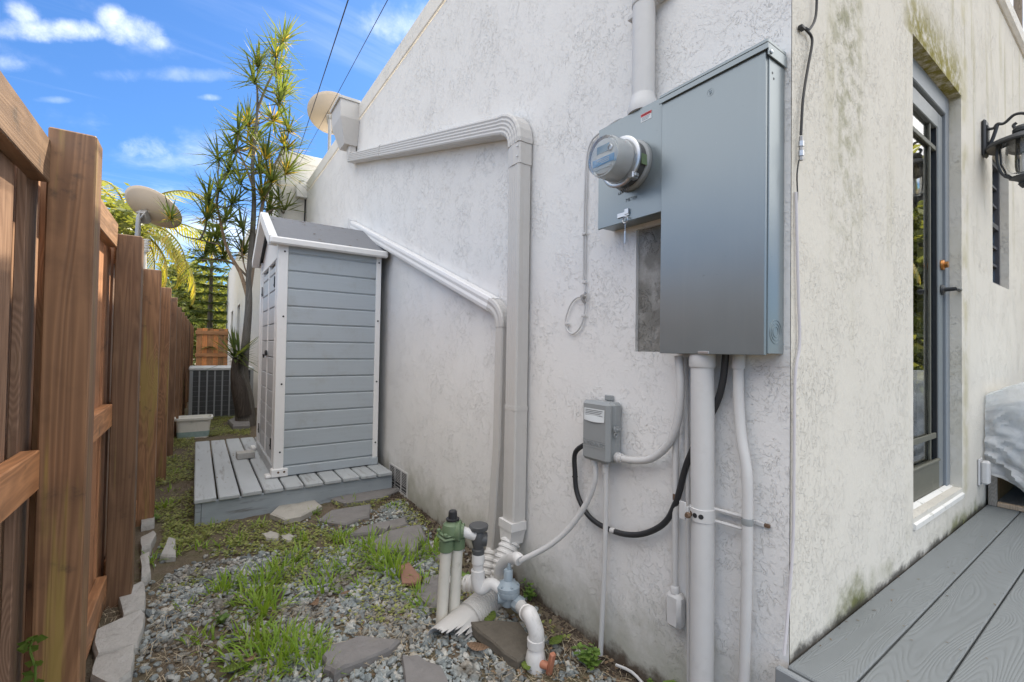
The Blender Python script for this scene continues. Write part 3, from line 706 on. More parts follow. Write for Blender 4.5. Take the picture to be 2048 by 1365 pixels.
for P, xx in ((cp, SX0+.035), (cq, SX1-.012)):
    for z in (.48, 1.05, 1.62, 2.17): part('bolt', MB().lathe([(.008, 0), (.008, .004), (.003, .006)], (xx, SY0-.013, z), (0, -1, 0), 8), 'black_rubber', P)
part('base_rail', MB().box((SX0+.066, SY0-.016, DT+.006), (SX1-.04, SY0+.02, zb-.002), .006), 'shed_siding', shed)
part('base_rail', MB().box((SX0-.016, SY0+.064, DT+.006), (SX0+.02, SY1-.064, zb+.008), .006), 'shed_siding_front', shed)
for xx in (SX0-.03, SX1-.05): 
    o = part('foot_bracket', MB().box((xx, SY0-.024, DT+.003), (xx+.13 if xx < 1 else SX1+.016, SY0+.05, DT+.075), .008), 'white_trim' if xx < 1 else 'shed_siding', shed)
    for q in (.055, .1):
        if xx < 1: part('bolt', MB().lathe([(.009, 0), (.009, .004), (.003, .006)], (xx+q, SY0-.023, DT+.045), (0, -1, 0), 8), 'rusty_steel', o)
m = MB(); m.box((SX0-.07, SY0-.02, DT+.004), (SX0-.03, SY0+.06, DT+.03), .005); m.box((SX0-.06, SY1-.1, DT+.004), (SX0-.02, SY1+.05, DT+.03), .005); part('floor_lug', m, 'white_trim', shed)
# roof slopes, trim
OV = .06
sl = (ZR-ZE-.0)/(SYM-SY0+OV)
for s in (-1, 1):
    ye = SY0-OV if s < 0 else SY1+OV
    m = MB(); vs = [(SX0-.03, ye, ZE), (SX1+.05, ye, ZE), (SX1+.05, SYM, ZR), (SX0-.03, SYM, ZR)]; vs += [(a, b, c+.02) for a, b, c in vs]
    m.add(vs, [(3, 2, 1, 0), (4, 5, 6, 7), (0, 1, 5, 4), (1, 2, 6, 5), (2, 3, 7, 6), (3, 0, 4, 7)] if s < 0 else [(0, 1, 2, 3), (7, 6, 5, 4), (4, 5, 1, 0), (5, 6, 2, 1), (6, 7, 3, 2), (7, 4, 0, 3)])
    part('roof_panel', m, 'roof_shingle', shed)
    # eave trim and barge trim
    part('eave_trim', MB().box((SX0-.085, ye-.022*1, ZE-.03) if s < 0 else (SX0-.085, ye-.03, ZE-.03), (SX1+.055, ye+.03 if s < 0 else ye+.022, ZE+.032), .012), 'white_trim', shed)
    A = Vector((SX0-.06, ye+.02*(-s), ZE+.005)); B = Vector((SX0-.06, SYM, ZR+.012))
    m = MB(); m.sweep([A, B], [(.034, -.03), (.034, .032), (-.05, .032), (-.05, -.03)], up=(0, 0, 1)); part('barge_trim', m, 'white_trim', shed)
for yy in (SY0+.19, SY1-.2):
    for z in (.52, 1.93):
        m = MB(); m.box((SX0-.018, yy-.012, z-.05), (SX0-.009, yy+.002, z+.05), .003); m.box((SX0-.016, yy, z-.03), (SX0-.01, yy+.055, z-.014), .003); part('hinge', m, 'black_rubber', shed)
m = MB(); m.box((SX0-.025, SY0+.60, 1.28), (SX0-.009, SY0+.67, 1.33), .006); m.tube(arc((SX0-.035, SY0+.64, 1.29), .03, 0, -math.pi, 8, (0, 1, 0), (0, 0, 1)), .006, 6); part('door_latch', m, 'black_rubber', shed)
# loose block lying on the platform
p = G(488, 917, DT); M = Matrix.Translation((p.x, p.y, DT+.003)) @ Matrix.Rotation(.06, 4, 'Z'); solo('paver_block', MB().box((-.065, -.06, 0), (.085, .06, .062), .006, M), 'concrete_edging', 'loose grey block lying on the platform boards in front of the shed door', 'block')

# ------------------------------------------------------------------ downspouts
def ribbed(w, d, ribs=5):   # profile: a = out of the wall, b = across
    P = []; hw, hd = w/2, d/2
    for k in range(ribs*2+1):
        b = -hw+.006+(w-.012)*k/(ribs*2); P.append((hd-(0 if k % 2 else .0035), b))
    P += [(hd-.012, hw), (0, hw-.003), (-hd, hw), (-hd, -hw), (0, -hw+.003), (hd-.012, -hw)]
    return P
UPX = (-1, 0, 0)
ds = thing('downspout', (1.45, 2.04, .4), 'ribbed downspout running from the roof collector box along the wall to the drain', 'downspout')
PR = ribbed(.104, .08)
Yc, dc = 2.04, XW-.056
lh = MB()
hy0, hy1 = 5.36, 5.78
vs = []
for z, xo, a, b in ((4.20, .225, hy0, hy1), (4.235, .235, hy0-.012, hy1+.012), (4.245, .235, hy0-.012, hy1+.012), (4.05, .215, hy0+.004, hy1-.004), (3.74, .17, hy0+.12, hy1-.12)): pass
def frus(z0, z1, q0, q1):
    a = [(XW-.002, q0[1], z0), (XW-q0[0], q0[1], z0), (XW-q0[0], q0[2], z0), (XW-.002, q0[2], z0)]; b = [(XW-.002, q1[1], z1), (XW-q1[0], q1[1], z1), (XW-q1[0], q1[2], z1), (XW-.002, q1[2], z1)]
    lh.add(a+b, [(0, 1, 2, 3), (7, 6, 5, 4), (0, 4, 5, 1), (1, 5, 6, 2), (2, 6, 7, 3), (3, 7, 4, 0)])
frus(3.74, 4.02, (.15, hy0+.07, hy1-.13), (.215, hy0+.004, hy1-.004)); frus(4.0202, 4.22, (.215, hy0+.004, hy1-.004), (.222, hy0, hy1)); frus(4.2202, 4.25, (.24, hy0-.014, hy1+.014), (.24, hy0-.014, hy1+.014))
part('collector_box', lh, 'downspout_paint', ds)
A = Vector((dc, 5.50, 3.74)); B = Vector((dc, 5.52, 3.62))
m = MB(); pts = [A, Vector((dc, 5.50, 3.69))]+[Vector((dc, 5.50+.0-.0, 3.69))+Vector((0, -.09*(1-math.cos(t)), -.09*math.sin(t))) for t in (.3, .6, .9, 1.2)]
m.sweep(pts, PR, UPX); part('elbow', m, 'downspout_paint', ds)
R0 = Vector((dc, 5.50, 3.608)); R1 = Vector((dc, 2.19, 2.668)); dr = (R1-R0).normalized()
mid = R0.lerp(R1, .36)
part('pipe_run', MB().sweep([R0, mid], PR, UPX), 'downspout_paint', ds); PR2 = ribbed(.112, .086)
part('pipe_run', MB().sweep([mid-dr*.05, R1], PR2, UPX), 'downspout_paint', ds)
part('strap', MB().sweep([mid-dr*.055, mid-dr*.03], [(a*1.07, b*1.07) for a, b in PR2], UPX), 'downspout_paint', ds)
# big rounded elbow
c1 = R1; end = Vector((dc, Yc, 2.50)); ctrl = R1+dr*.16
pts = [R1-dr*.02]; 
for i in range(0, 13):
    t = i/12; pts.append(R1*(1-t)**2+Vector((dc, Yc, R1.z+dr.z*.14))*2*t*(1-t)+end*t*t)
sc = [1.04]+[1.06+.035*(i % 2) for i in range(13)]
part('elbow', MB().sweep(pts, PR2, UPX, scales=sc), 'downspout_paint', ds)
cuff = part('cuff', MB().sweep([(dc, Yc, 2.50), (dc, Yc, 2.385)], [(a*1.08, b*1.08) for a, b in ribbed(.104, .08, 1)], UPX), 'downspout_paint', ds)
for z in (2.475, 2.42): part('screw', MB().lathe([(.005, 0), (.005, .003), (.002, .005)], (dc-.044, Yc-.042, z), (-1, 0, 0), 8), 'steel', cuff)
part('vertical_pipe', MB().sweep([(dc, Yc, 2.40), (dc, Yc, 1.03)], PR, UPX), 'downspout_paint', ds)
part('vertical_pipe', MB().sweep([(dc, Yc, 1.06), (dc-.004, Yc, .425)], ribbed(.106, .083, 1), UPX), 'downspout_paint', ds)
part('strap', MB().sweep([(dc, Yc, 1.065), (dc, Yc, 1.04)], [(a*1.06, b*1.06) for a, b in PR], UPX), 'downspout_paint', ds)
# adapter with folds down to the corrugated drain
m = MB(); path = [Vector((dc-.006, Yc, .445)), Vector((dc-.006, Yc, .40)), Vector((dc-.006, Yc, .395)), Vector((dc-.012, Yc, .33))]
m.sweep(path, [(.052, -.060), (.052, .060), (-.046, .060), (-.046, -.060)], UPX, scales=[1.02, 1.02, .95, .82])
pts = []; rs = []
for i in range(61):
    t = i/60; p = Vector((dc-.014, Yc, .335)).lerp(Vector((1.335, 2.0, .115)), t); p.x += -.02*math.sin(t*3.14); pts.append(p); rs.append(.052+(.005 if (i//3) % 2 else -.003))
m.tube(pts, rs, 18); part('flex_adapter', m, 'pvc_white', ds)
d2 = thing('diagonal_downspout', (1.45, 2.22, .15), 'narrow downspout sloping down from behind the shed roof to a pipe beside the bigger one', 'downspout')
PR3 = ribbed(.075, .06, 4); dd = XW-.042
A = Vector((dd, 5.43, 2.80)); B = Vector((dd, 2.30, 1.635)); dr = (B-A).normalized()
part('pipe_run', MB().sweep([A, B], ribbed(.092, .062, 2), UPX), 'white_trim', d2)
pts = []; E = Vector((dd, 2.205, 1.50))
for i in range(9):
    t = i/8; pts.append((B-dr*.03)*(1-t)**2+(B+dr*.11)*2*t*(1-t)+E*t*t)
part('elbow', MB().sweep(pts, ribbed(.082, .062, 2), UPX, scales=[1.03]*9), 'downspout_paint', d2)
part('vertical_pipe', MB().sweep([(dd, 2.205, 1.52), (dd, 2.215, .8), (dd-.01, 2.26, .17)], PR3, UPX), 'downspout_paint', d2)
m = MB(); pts = []; rs = []
for i in range(31):
    t = i/30; pts.append(Vector((dd-.01, 2.255, .2)).lerp(Vector((dd-.09, 2.20, .05)), t)); rs.append(.043+(.005 if (i//3) % 2 else -.003))
part('flex_adapter', m.tube(pts, rs, 14), 'pvc_white', d2)
m = MB(); m.box((XW-.09, 5.41, 2.72), (XW-.002, 5.43, 2.86)); m.sweep([(XW-.05, 5.44, 2.80), (XW-.05, 6.5, 2.79)], [(.04, -.03), (.04, .04), (-.045, .04), (-.045, -.03)], UPX); part('gutter_end', m, 'white_trim', d2)

# corrugated drains on the ground
def corr(path, r, step, amp, mat, name, label, broken=False):
    P = [Vector(p) for p in path]; pts, rs = [], []; acc = 0
    for i in range(len(P)-1):
        L = (P[i+1]-P[i]).length; n = max(2, int(L/(step/4)))
        for k in range(n): pts.append(P[i].lerp(P[i+1], k/n)); rs.append(r+(amp if (len(pts)//2) % 2 else -amp))
    pts.append(P[-1]); rs.append(r)
    return MB().tube(pts, rs, 20, cap=False), pts
dA = G(992, 1188, .085); dB = G(935, 1240, .085); dC = G(882, 1287, .065)
bt = thing('broken_drain_pipe', (dB.x, dB.y, .03), 'grey corrugated drain pipe with a torn split mouth lying on the gravel', 'drain pipe')
m, _ = corr([dA, dB], .070, .017, .0042, 'x', '', ''); part('corrugated_section', m, 'downspout_paint', bt)
TORN = R_(205)
ax = (dC-dB).normalized(); L = (dC-dB).length; up = Vector((0, 0, 1)); sdv = ax.cross(up).normalized(); up = sdv.cross(ax)
m = MB(); n = 80; rows = 9; vs = []; random.seed(41); jag = []
for j in range(n):
    a = 2*math.pi*j/n; dlt = math.cos(a-TORN)          # 1 = the side torn away
    jag.append(.015-.10*max(0, (dlt+.05))**.7*(1 if dlt > -.05 else 0)+(random.uniform(-.05, .035) if dlt > -.2 else random.uniform(-.006, .006)) if dlt > -.05 else .015+random.uniform(-.008, .008))
for i in range(rows):
    for j in range(n):
        a = 2*math.pi*j/n; t = i/(rows-1); ln = (L+jag[j])*t; dlt = math.cos(a-TORN)
        r = .071*(1+.05*t+(.10*t*t if dlt > .2 else 0))
        vs.append(dB+ax*(ln-.008)+sdv*(r*math.cos(a))+up*(r*math.sin(a)*(1-.12*t)))
m.add(vs, [(i*n+j, i*n+(j+1) % n, (i+1)*n+(j+1) % n, (i+1)*n+j) for i in range(rows-1) for j in range(n)], True)
o = part('torn_mouth', m, 'downspout_paint', bt); sm_ = o.modifiers.new('thickness', 'SOLIDIFY'); sm_.thickness = .003
lA = G(968, 1170, .11); lB = G(898, 1172, .06)
m, _ = corr([lA, lB], .05, .03, .004, 'x', '', ''); solo('corrugated_drain', m, 'pvc_white', 'short white corrugated drain running behind the twin irrigation pipes', 'drain pipe')

# ------------------------------------------------------------------ electrical cabinet, meter, conduits
PD = .112; px0 = XW-PD
cab = thing('electrical_cabinet', (px0, .86, 1.36), 'large grey electrical cabinet with round emblem mounted at the house corner', 'cabinet')
ca, cb, cz0, cz1 = .678, 1.058, 1.365, 2.30
part('cabinet_body', MB().box((px0+.014, ca, cz0+.004), (XW-.002, cb, cz1), .002), 'panel_paint', cab, org=(px0, ca, cz0))
part('cover_door', MB().box((px0, ca+.004, cz0), (px0+.013, cb-.002, cz1-.004), .002), 'panel_paint', cab, org=(px0, cb, cz0))
top = part('rain_cap', MB().box((px0-.008, ca-.006, cz1+.002), (XW-.003, cb+.004, cz1+.016), .003), 'panel_paint', cab)
part('cap_flange', MB().box((px0-.0085, ca-.0065, cz1-.016), (px0-.004, cb+.004, cz1+.002), .001), 'panel_paint', cab); part('cap_flange', MB().box((px0-.004, ca-.0066, cz1-.034), (XW-.003, ca-.0025, cz1+.002), .001), 'panel_paint', cab)
part('screw', MB().lathe([(.007, 0), (.007, .003), (.003, .005)], (px0+.01, ca-.0068, cz1-.022), (0, -1, 0), 10), 'steel', cab)
for q in ((.032, .075), (.040, .09)): part('screw_hole', MB().lathe([(.004, 0), (.004, .001)], (px0+q[0], ca+.0005, cz1-q[1]), (0, -1, 0), 8), 'black_rubber', cab)
pe = PX(1421, 185, px0); em = MB()
em.lathe([(.0125, 0), (.0122, .0009), (.0113, .0009), (.0110, .0)], (px0, pe.y, pe.z), (-1, 0, 0), 24, cap=False)
em.tube([(px0-.0004, pe.y+.006, pe.z+.001), (px0-.0004, pe.y+.002, pe.z+.006), (px0-.0004, pe.y-.001, pe.z), (px0-.0004, pe.y+.003, pe.z-.006), (px0-.0004, pe.y-.003, pe.z-.004), (px0-.0004, pe.y-.005, pe.z+.005), (px0-.0004, pe.y-.002, pe.z+.004)], .0008, 5, 4)
part('round_emblem', em, 'panel_paint', cab)
part('door_catch', MB().box((px0-.003, .86, cz0+.001), (px0+.002, .90, cz0+.010), .001), 'steel', cab)
kc = PY(1551, 664, ca)
for r in (.0, .017, .027, .037):
    if r: part('knockout_ring', MB().lathe([(r-.003, 0), (r-.002, .0055), (r, .0055), (r+.001, 0)], (kc.x, ca+.0042, kc.z), (0, -1, 0), 28, cap=False), 'panel_paint', cab)
# meter box
mx = XW-.098
mb_ = thing('meter_box', (mx, 1.22, 1.89), 'grey meter box with round glass electricity meter left of the large cabinet', 'meter box')
ma, mbz, mz0, mz1 = 1.0625, 1.388, 1.895, 2.318
part('box_body', MB().box((mx+.012, ma, mz0+.003), (XW-.002, mbz, mz1), .002), 'panel_paint', mb_, org=(mx, ma, mz0))
part('box_cover', MB().box((mx, ma+.001, mz0-.004), (mx+.0115, mbz+.002, mz1+.004), .002), 'panel_paint', mb_, org=(mx, mbz, mz0))
mc = Vector((mx, 1.205, 2.105)); axm = (-1, 0, 0)
part('collar_ring', MB().lathe([(.098, 0), (.100, .006), (.098, .016), (.090, .022)], mc, axm, 40), 'timer_grey', mb_)
part('socket_base', MB().lathe([(.088, .016), (.088, .062), (.07, .064)], mc, axm, 36), 'dark_grey_plastic', mb_)
mt = part('sealing_ring', MB().lathe([(.089, .060), (.097, .062), (.098, .070), (.092, .074), (.086, .074)], mc, axm, 40), 'steel', mb_)
part('glass_dome', MB().lathe([(.086, .072), (.080, .078), (.078, .155), (.074, .168), (.06, .174), (.0, .175)], mc, axm, 40), 'meter_glass', mb_)
inn = part('meter_core', MB().lathe([(.064, .07), (.064, .12), (.062, .145), (.06, .150), (.0, .150)], mc, axm, 32), 'meter_grey', mb_)
def fpl(y0, y1, z0, z1, d, th=.0015): return MB().box((mx-d-th, mc.y+y0, mc.z+z0), (mx-d, mc.y+y1, mc.z+z1))
part('face_plate', MB().lathe([(.062, .1502), (.062, .152), (0, .152)], mc, axm, 32), 'label_white', mb_)
part('display_window', fpl(-.03, .03, .012, .04, .153), 'display_blue', inn); part('blue_band', fpl(-.052, .052, -.03, -.004, .153), 'label_blue', inn); part('name_strip', fpl(-.04, .04, -.046, -.034, .153), 'label_white', inn)
for k in range(3): part('text_line', fpl(-.03, .028-.01*k, -.0125-.006*k, -.010-.006*k, .1546, .0005), 'label_white', inn)
part('port', MB().lathe([(.012, .153), (.012, .158), (.008, .159), (.008, .154)], mc+Vector((0, -.035, .02)), axm, 16), 'steel', inn)
part('side_label', MB().box((mx-.052, mc.y-.0905, mc.z-.03), (mx-.02, mc.y-.0885, mc.z+.01)), 'valve_green', mb_)
m = MB(); m.box((mx-.082, mc.y-.075, mc.z-.085), (mx-.05, mc.y-.05, mc.z-.06), .003); m.box((mx-.076, mc.y-.082, mc.z-.078), (mx-.056, mc.y-.074, mc.z-.066), .001); part('ring_clasp', m, 'steel', mb_)
m = MB()
for k in range(5):
    q = mc+Vector((-.06+.004*k, -.03+.012*k, -.098)); m.tube([q, q+Vector((.004, -.006, -.012)), q+Vector((-.006, .005, -.020)), q+Vector((.002, .01, -.008))], .0014, 5, 3)
part('seal_wire', m, 'dark_grey_plastic', mb_)
ls = MB().box((mx-.0012, 1.112, 2.262), (mx+.0004, 1.162, 2.292)); part('warning_label', ls, 'label_white', mb_)
part('warning_header', MB().box((mx-.0018, 1.112, 2.282), (mx-.0013, 1.162, 2.2925)), 'label_red', mb_)
vs, fs = textmesh('WARNING', .0085, .0002); m = MB(); m.add([(mx-.0021, 1.137-p.x, 2.287+p.y) for p in vs], fs); part('warning_text', m, 'label_white', mb_)
for k in range(3): part('text_line', MB().box((mx-.0016, 1.118+.004*k, 2.277-.005*k), (mx-.0013, 1.158, 2.2785-.005*k)), 'label_ink', mb_)
vs, fs = textmesh('METER', .02, .0006); m = MB(); m.add([(mx-.0004, 1.205-p.x, 1.975+p.y) for p in vs], fs); part('embossed_word', m, 'panel_paint', mb_)
m = MB(); m.box((mx-.006, 1.215, 1.912), (mx, 1.275, 1.93), .001); m.box((mx-.009, 1.215, 1.918), (mx-.001, 1.235, 1.94), .001); part('hasp', m, 'steel', mb_)
m = MB(); m.tube(arc((mx-.010, 1.228, 1.895), .013, 0, 2*math.pi, 12, (0, 1, 0), (0, 0, 1)), .003, 6); m.tube([(mx-.01, 1.228, 1.882), (mx-.011, 1.227, 1.85), (mx-.01, 1.228, 1.845)], .0018, 6); m.lathe([(.0045, 0), (.0045, .05)], (mx-.01, 1.228, 1.80), (0, 0, 1), 8); part('seal_tag', m, 'steel', mb_)
# service mast above the meter box
ms = thing('service_mast', (1.45, 1.19, 2.32), 'wide white conduit rising up the wall above the meter box', 'conduit')
yc = 1.193; part('conduit', MB().tube([(XW-.05, yc, 2.37), (XW-.05, yc, 3.6)], .045, 24), 'pipe_paint', ms)
m = MB(); m.lathe([(.06, 0), (.062, .02), (.052, .05), (.046, .075)], (XW-.05, yc, 2.322), (0, 0, 1), 24); part('hub_flange', m, 'pipe_paint', ms)
st_ = PX(1295, 8, XW-.05).z; m = MB(); m.lathe([(.047, 0), (.0485, .002), (.0485, .028), (.047, .03)], (XW-.05, yc, st_), (0, 0, 1), 24); m.box((XW-.035, yc-.12, st_+.004), (XW-.002, yc-.04, st_+.026), .003); m.box((XW-.035, yc+.04, st_+.004), (XW-.002, yc+.10, st_+.026), .003); part('pipe_strap', m, 'pipe_paint', ms)
m = MB(); m.lathe([(.010, 0), (.013, .006), (.010, .016)], (XW-.03, yc+.10, 2.345), (0, 0, 1), 8); m.tube([(XW-.03, yc+.03, 2.37), (XW-.035, yc+.08, 2.36), (XW-.03, yc+.11, 2.34), (XW-.02, yc+.105, 2.37)], .004, 6, 4); part('ground_clamp', m, 'pipe_paint', ms)
# grounding wire with its loop
gw = thing('grounding_wire', (XW-.01, 1.48, 1.45), 'thin grey wire hanging down the wall and coiled in a loop below the meter box', 'wire')
P = [Vector((XW-.012, 1.29, 2.345)), W(1240, 238, .02), W(1205, 262, .012), W(1182, 285, .01), W(1172, 330, .008), W(1168, 450, .008), W(1167, 560, .009)]
part('wire', MB().tube(P, .0042, 8, 5), 'pipe_paint', gw); P = [p+Vector((0, -.012, 0)) for p in P[3:]]
part('wire', MB().tube(P, .003, 8, 5), 'pipe_paint', gw)
P = [W(u, v, .012) for u, v in ((1167, 560), (1170, 590), (1168, 630), (1160, 655), (1146, 668), (1134, 660), (1131, 640), (1140, 612), (1152, 597), (1166, 594))]
part('loop', MB().tube(P, .0038, 8, 5), 'pipe_paint', gw)
m = MB(); q = W(1168, 594, .016); m.tube([q+Vector((0, -.012, .02)), q+Vector((-.01, .0, -.01)), q+Vector((0, -.008, -.03)), q+Vector((-.012, .006, .004)), q+Vector((0, -.014, .0))], .006, 6, 4); m.lathe([(.01, 0), (.012, .008), (.008, .016)], q, (-1, 0, 0), 8); part('clamp', m, 'dish_metal', gw)
for u, v in ((1168, 468), (1168, 565), (1134, 648), (1166, 632)): part('wire_clip', MB().box(W(u, v, .014)-Vector((.004, .012, .006)), W(u, v, .014)+Vector((.006, .012, .006)), .002), 'pipe_paint', gw)

# pump timer
tx = XW-.095; ta, tb, tz0, tz1 = 1.322, 1.478, .898, 1.152
tm = thing('pump_timer', (tx, 1.40, .9), 'grey plastic pump timer box with embossed name and paper label', 'timer box')
part('back_box', MB().box((tx+.036, ta, tz0), (XW-.003, tb, tz1), .012), 'timer_grey', tm); part('cover', MB().box((tx, ta-.002, tz0-.002), (tx+.035, tb+.002, tz1+.003), .014), 'timer_grey', tm)
m = MB(); m.box((XW-.012, ta+.05, tz1), (XW-.003, ta+.10, tz1+.025), .003); hg = part('hanging_tab', m, 'timer_grey', tm)
lb = MB(); vs = []
nn = 8
for i in range(nn+1):
    yy = tb-.018-(tb-ta-.036)*i/nn; vs += [(tx-.001, yy, tz1-.03), (tx-.0012, yy, tz1-.055), (tx-.002-.004*math.sin(math.pi*i/nn), yy, tz1-.082-.004*math.sin(math.pi*i/nn))]
for i in range(nn): lb.add([vs[3*i], vs[3*i+1], vs[3*i+2], vs[3*i+3], vs[3*i+4], vs[3*i+5]], [(0, 1, 4, 3), (1, 2, 5, 4)])
part('paper_label', lb, 'label_white', tm)
for k in range(5): part('text_line', MB().box((tx-.0017, ta+.028+.006*(k % 3), tz1-.039-.007*k), (tx-.0014, tb-.026, tz1-.036-.007*k)), 'label_ink', tm)
vs, fs = textmesh('INTERMATIC', .0225, .0018); m = MB(); m.add([(tx-.0009-p.z, 1.398-p.x, .972+p.y) for p in vs], fs); part('embossed_name', m, 'timer_grey', tm)
m = MB()
for z in (.957, .987): m.box((tx-.0015, ta+.016, z-.0012), (tx+.001, tb-.012, z+.0012))
part('name_border', m, 'timer_grey', tm)
m = MB(); m.box((tx+.03, ta-.010, 1.03), (tx+.062, ta-.001, 1.055), .003); m.box((tx+.04, ta-.014, 1.036), (tx+.075, ta-.009, 1.046), .002); m.tube(arc((tx+.042, ta-.006, 1.018), .009, 0, 2*math.pi, 10, (1, 0, 0), (0, 0, 1)), .003, 6); part('latch', m, 'timer_grey', tm)
# conduits: each a thing
def conduit(name, label, P, r, mat, rings=False, coll=None, cat='conduit', sm=6, n=12):
    P = [Vector(p) for p in P]; t = thing(name, P[-1], label, cat); mb = MB()
    if rings:
        tmp = MB().tube(P, r, 3, 14); k = 3; cnt = len(tmp.v)//3
        cs = [sum((Vector(tmp.v[i*3+j]) for j in range(3)), Vector())/3 for i in range(cnt-2)]
        mb.tube(cs, [r+(.0003 if (i//2) % 2 else -.0001) for i in range(len(cs))], n)
    else: mb.tube(P, r, n, sm)
    part('tube', mb, mat, t)
    for q, ax, rr, L in (coll or []): part('fitting', MB().lathe([(rr*.9, 0), (rr, .004), (rr, L*.5), (rr*.86, L*.55), (rr*.86, L)], q, ax, 14), mat if mat != 'black_rubber' else 'pipe_paint', t)
    return t
p0 = Vector((XW-.035, ta, .925))
conduit('flexible_conduit', 'thick grey flexible conduit curving from the timer box up to the cabinet', [Vector((XW-.04, ta-.02, .925)), W(1262, 921, .04), W(1295, 920, .042), W(1322, 905, .045), W(1345, 875, .05), W(1357, 830, .055), W(1361, 770, .06), W(1357, 712, .06)], .0145, 'pipe_paint', True, [(Vector((XW-.04, ta, .925)), (0, -1, 0), .022, .035)])
wl = PX(1040, 1122, 1.27)
conduit('liquid_tight_conduit', 'thin grey flexible conduit hanging from the timer box down to the sprinkler valve', [Vector((XW-.06, 1.432, .9)), W(1190, 960, .06), W(1172, 1008, .07), W(1140, 1055, .10), W(1098, 1092, .15), wl], .0125, 'pipe_paint', True, [(Vector((XW-.06, 1.432, .9)), (0, 0, -1), .018, .03)])
conduit('ground_conduit', 'slim straight conduit dropping from the timer box into the soil', [Vector((XW-.05, 1.375, .9)), W(1212, 945, .048), W(1210, 1100, .046), W(1201, 1310, .04)], .011, 'pipe_paint', False, [(Vector((XW-.05, 1.375, .9)), (0, 0, -1), .016, .05)])
bk = [Vector((XW-.04, tb+.012, .955)), W(1151, 905, .035), W(1150, 945, .03), W(1155, 990, .028), W(1180, 1035, .028), W(1225, 1062, .03), W(1275, 1070, .03), W(1325, 1050, .03), W(1352, 1005, .03), W(1373, 930, .032), W(1400, 870, .034), W(1432, 810, .035), W(1446, 760, .04), W(1452, 700, .045)]
bc = conduit('black_cable', 'thick black cable looping from the timer box behind the conduits up to the cabinet', bk, .0115, 'black_rubber')
m = MB(); m.tube([Vector((XW-.04, tb-.002, .985)), Vector((XW-.04, tb+.012, .98)), Vector((XW-.04, tb+.018, .965)), Vector((XW-.04, tb+.016, .94))], .013, 10, 5); m.lathe([(.016, 0), (.017, .01), (.015, .03)], Vector((XW-.039, tb+.016, .925)), (0, 0, 1), 12); part('elbow_fitting', m, 'pipe_paint', bc)
part('cable_tie', MB().lathe([(.013, 0), (.014, .003), (.013, .006)], W(1150, 955, .03), (0, .1, 1), 10), 'black_rubber', bc)
part('paint_smear', MB().lathe([(.0121, 0), (.0123, .004), (.0123, .02), (.0121, .024)], W(1222, 1061, .03), (W(1235, 1064, .03)-W(1222, 1061, .03)), 12), 'pipe_paint', bc)
# conduit that ends in a small box
ec = conduit('box_conduit', 'narrow vertical conduit ending in a small white box above the soil', [W(1361, 715, .025), W(1359, 800, .025), W(1352, 880, .025), W(1351, 1000, .028), W(1350, 1195, .03)], .0115, 'pipe_paint')
e0 = W(1350, 1215, .03); m = MB(); m.box((XW-.052, e0.y-.033, .36), (XW-.004, e0.y+.03, .485), .012); m.lathe([(.017, 0), (.017, .02), (.013, .026)], (XW-.03, e0.y, .483), (0, 0, 1), 12); part('junction_box', m, 'pipe_paint', ec)
part('rust_patch', MB().lathe([(.0122, 0), (.0125, .003), (.0125, .02), (.0122, .023)], W(1352, 1000, .028), (0, 0, 1), 12), 'rusty_steel', ec)
conduit('thin_conduit', 'thin conduit squeezed between the box conduit and the widest white conduit', [W(1371, 715, .02), W(1373, 850, .02), W(1377, 1100, .02), W(1378, 1362, .02)], .008, 'pipe_paint')
big = conduit('service_conduit', 'widest white conduit rising from the soil into the cabinet bottom', [W(1405, 712, .062), W(1405, 900, .062), W(1405, 1130, .062), W(1402, 1480, .062)], .0385, 'pipe_paint', n=28)
m = MB(); q = W(1405, 735, .062); m.lathe([(.042, 0), (.044, .004), (.044, .05), (.042, .054)], (q.x, q.y, q.z), (0, 0, 1), 28); part('coupling', m, 'pipe_paint', big)
rc = conduit('bent_conduit', 'slim white conduit with a bend right of the widest conduit', [W(1477, 715, .03), W(1477, 790, .03), W(1482, 870, .034), W(1493, 940, .04), W(1495, 1000, .042), W(1494, 1130, .042), W(1488, 1380, .04), W(1486, 1470, .04)], .0165, 'pipe_paint', n=16)
q = W(1477, 738, .03); part('coupling', MB().lathe([(.020, 0), (.021, .004), (.021, .05), (.019, .053)], q, (0, 0, 1), 16), 'pipe_paint', rc)
q = W(1495, 1050, .042); part('bare_band', MB().lathe([(.0172, 0), (.0176, .002), (.0176, .02), (.0172, .022)], q, (0, 0, 1), 16), 'timer_grey', rc)
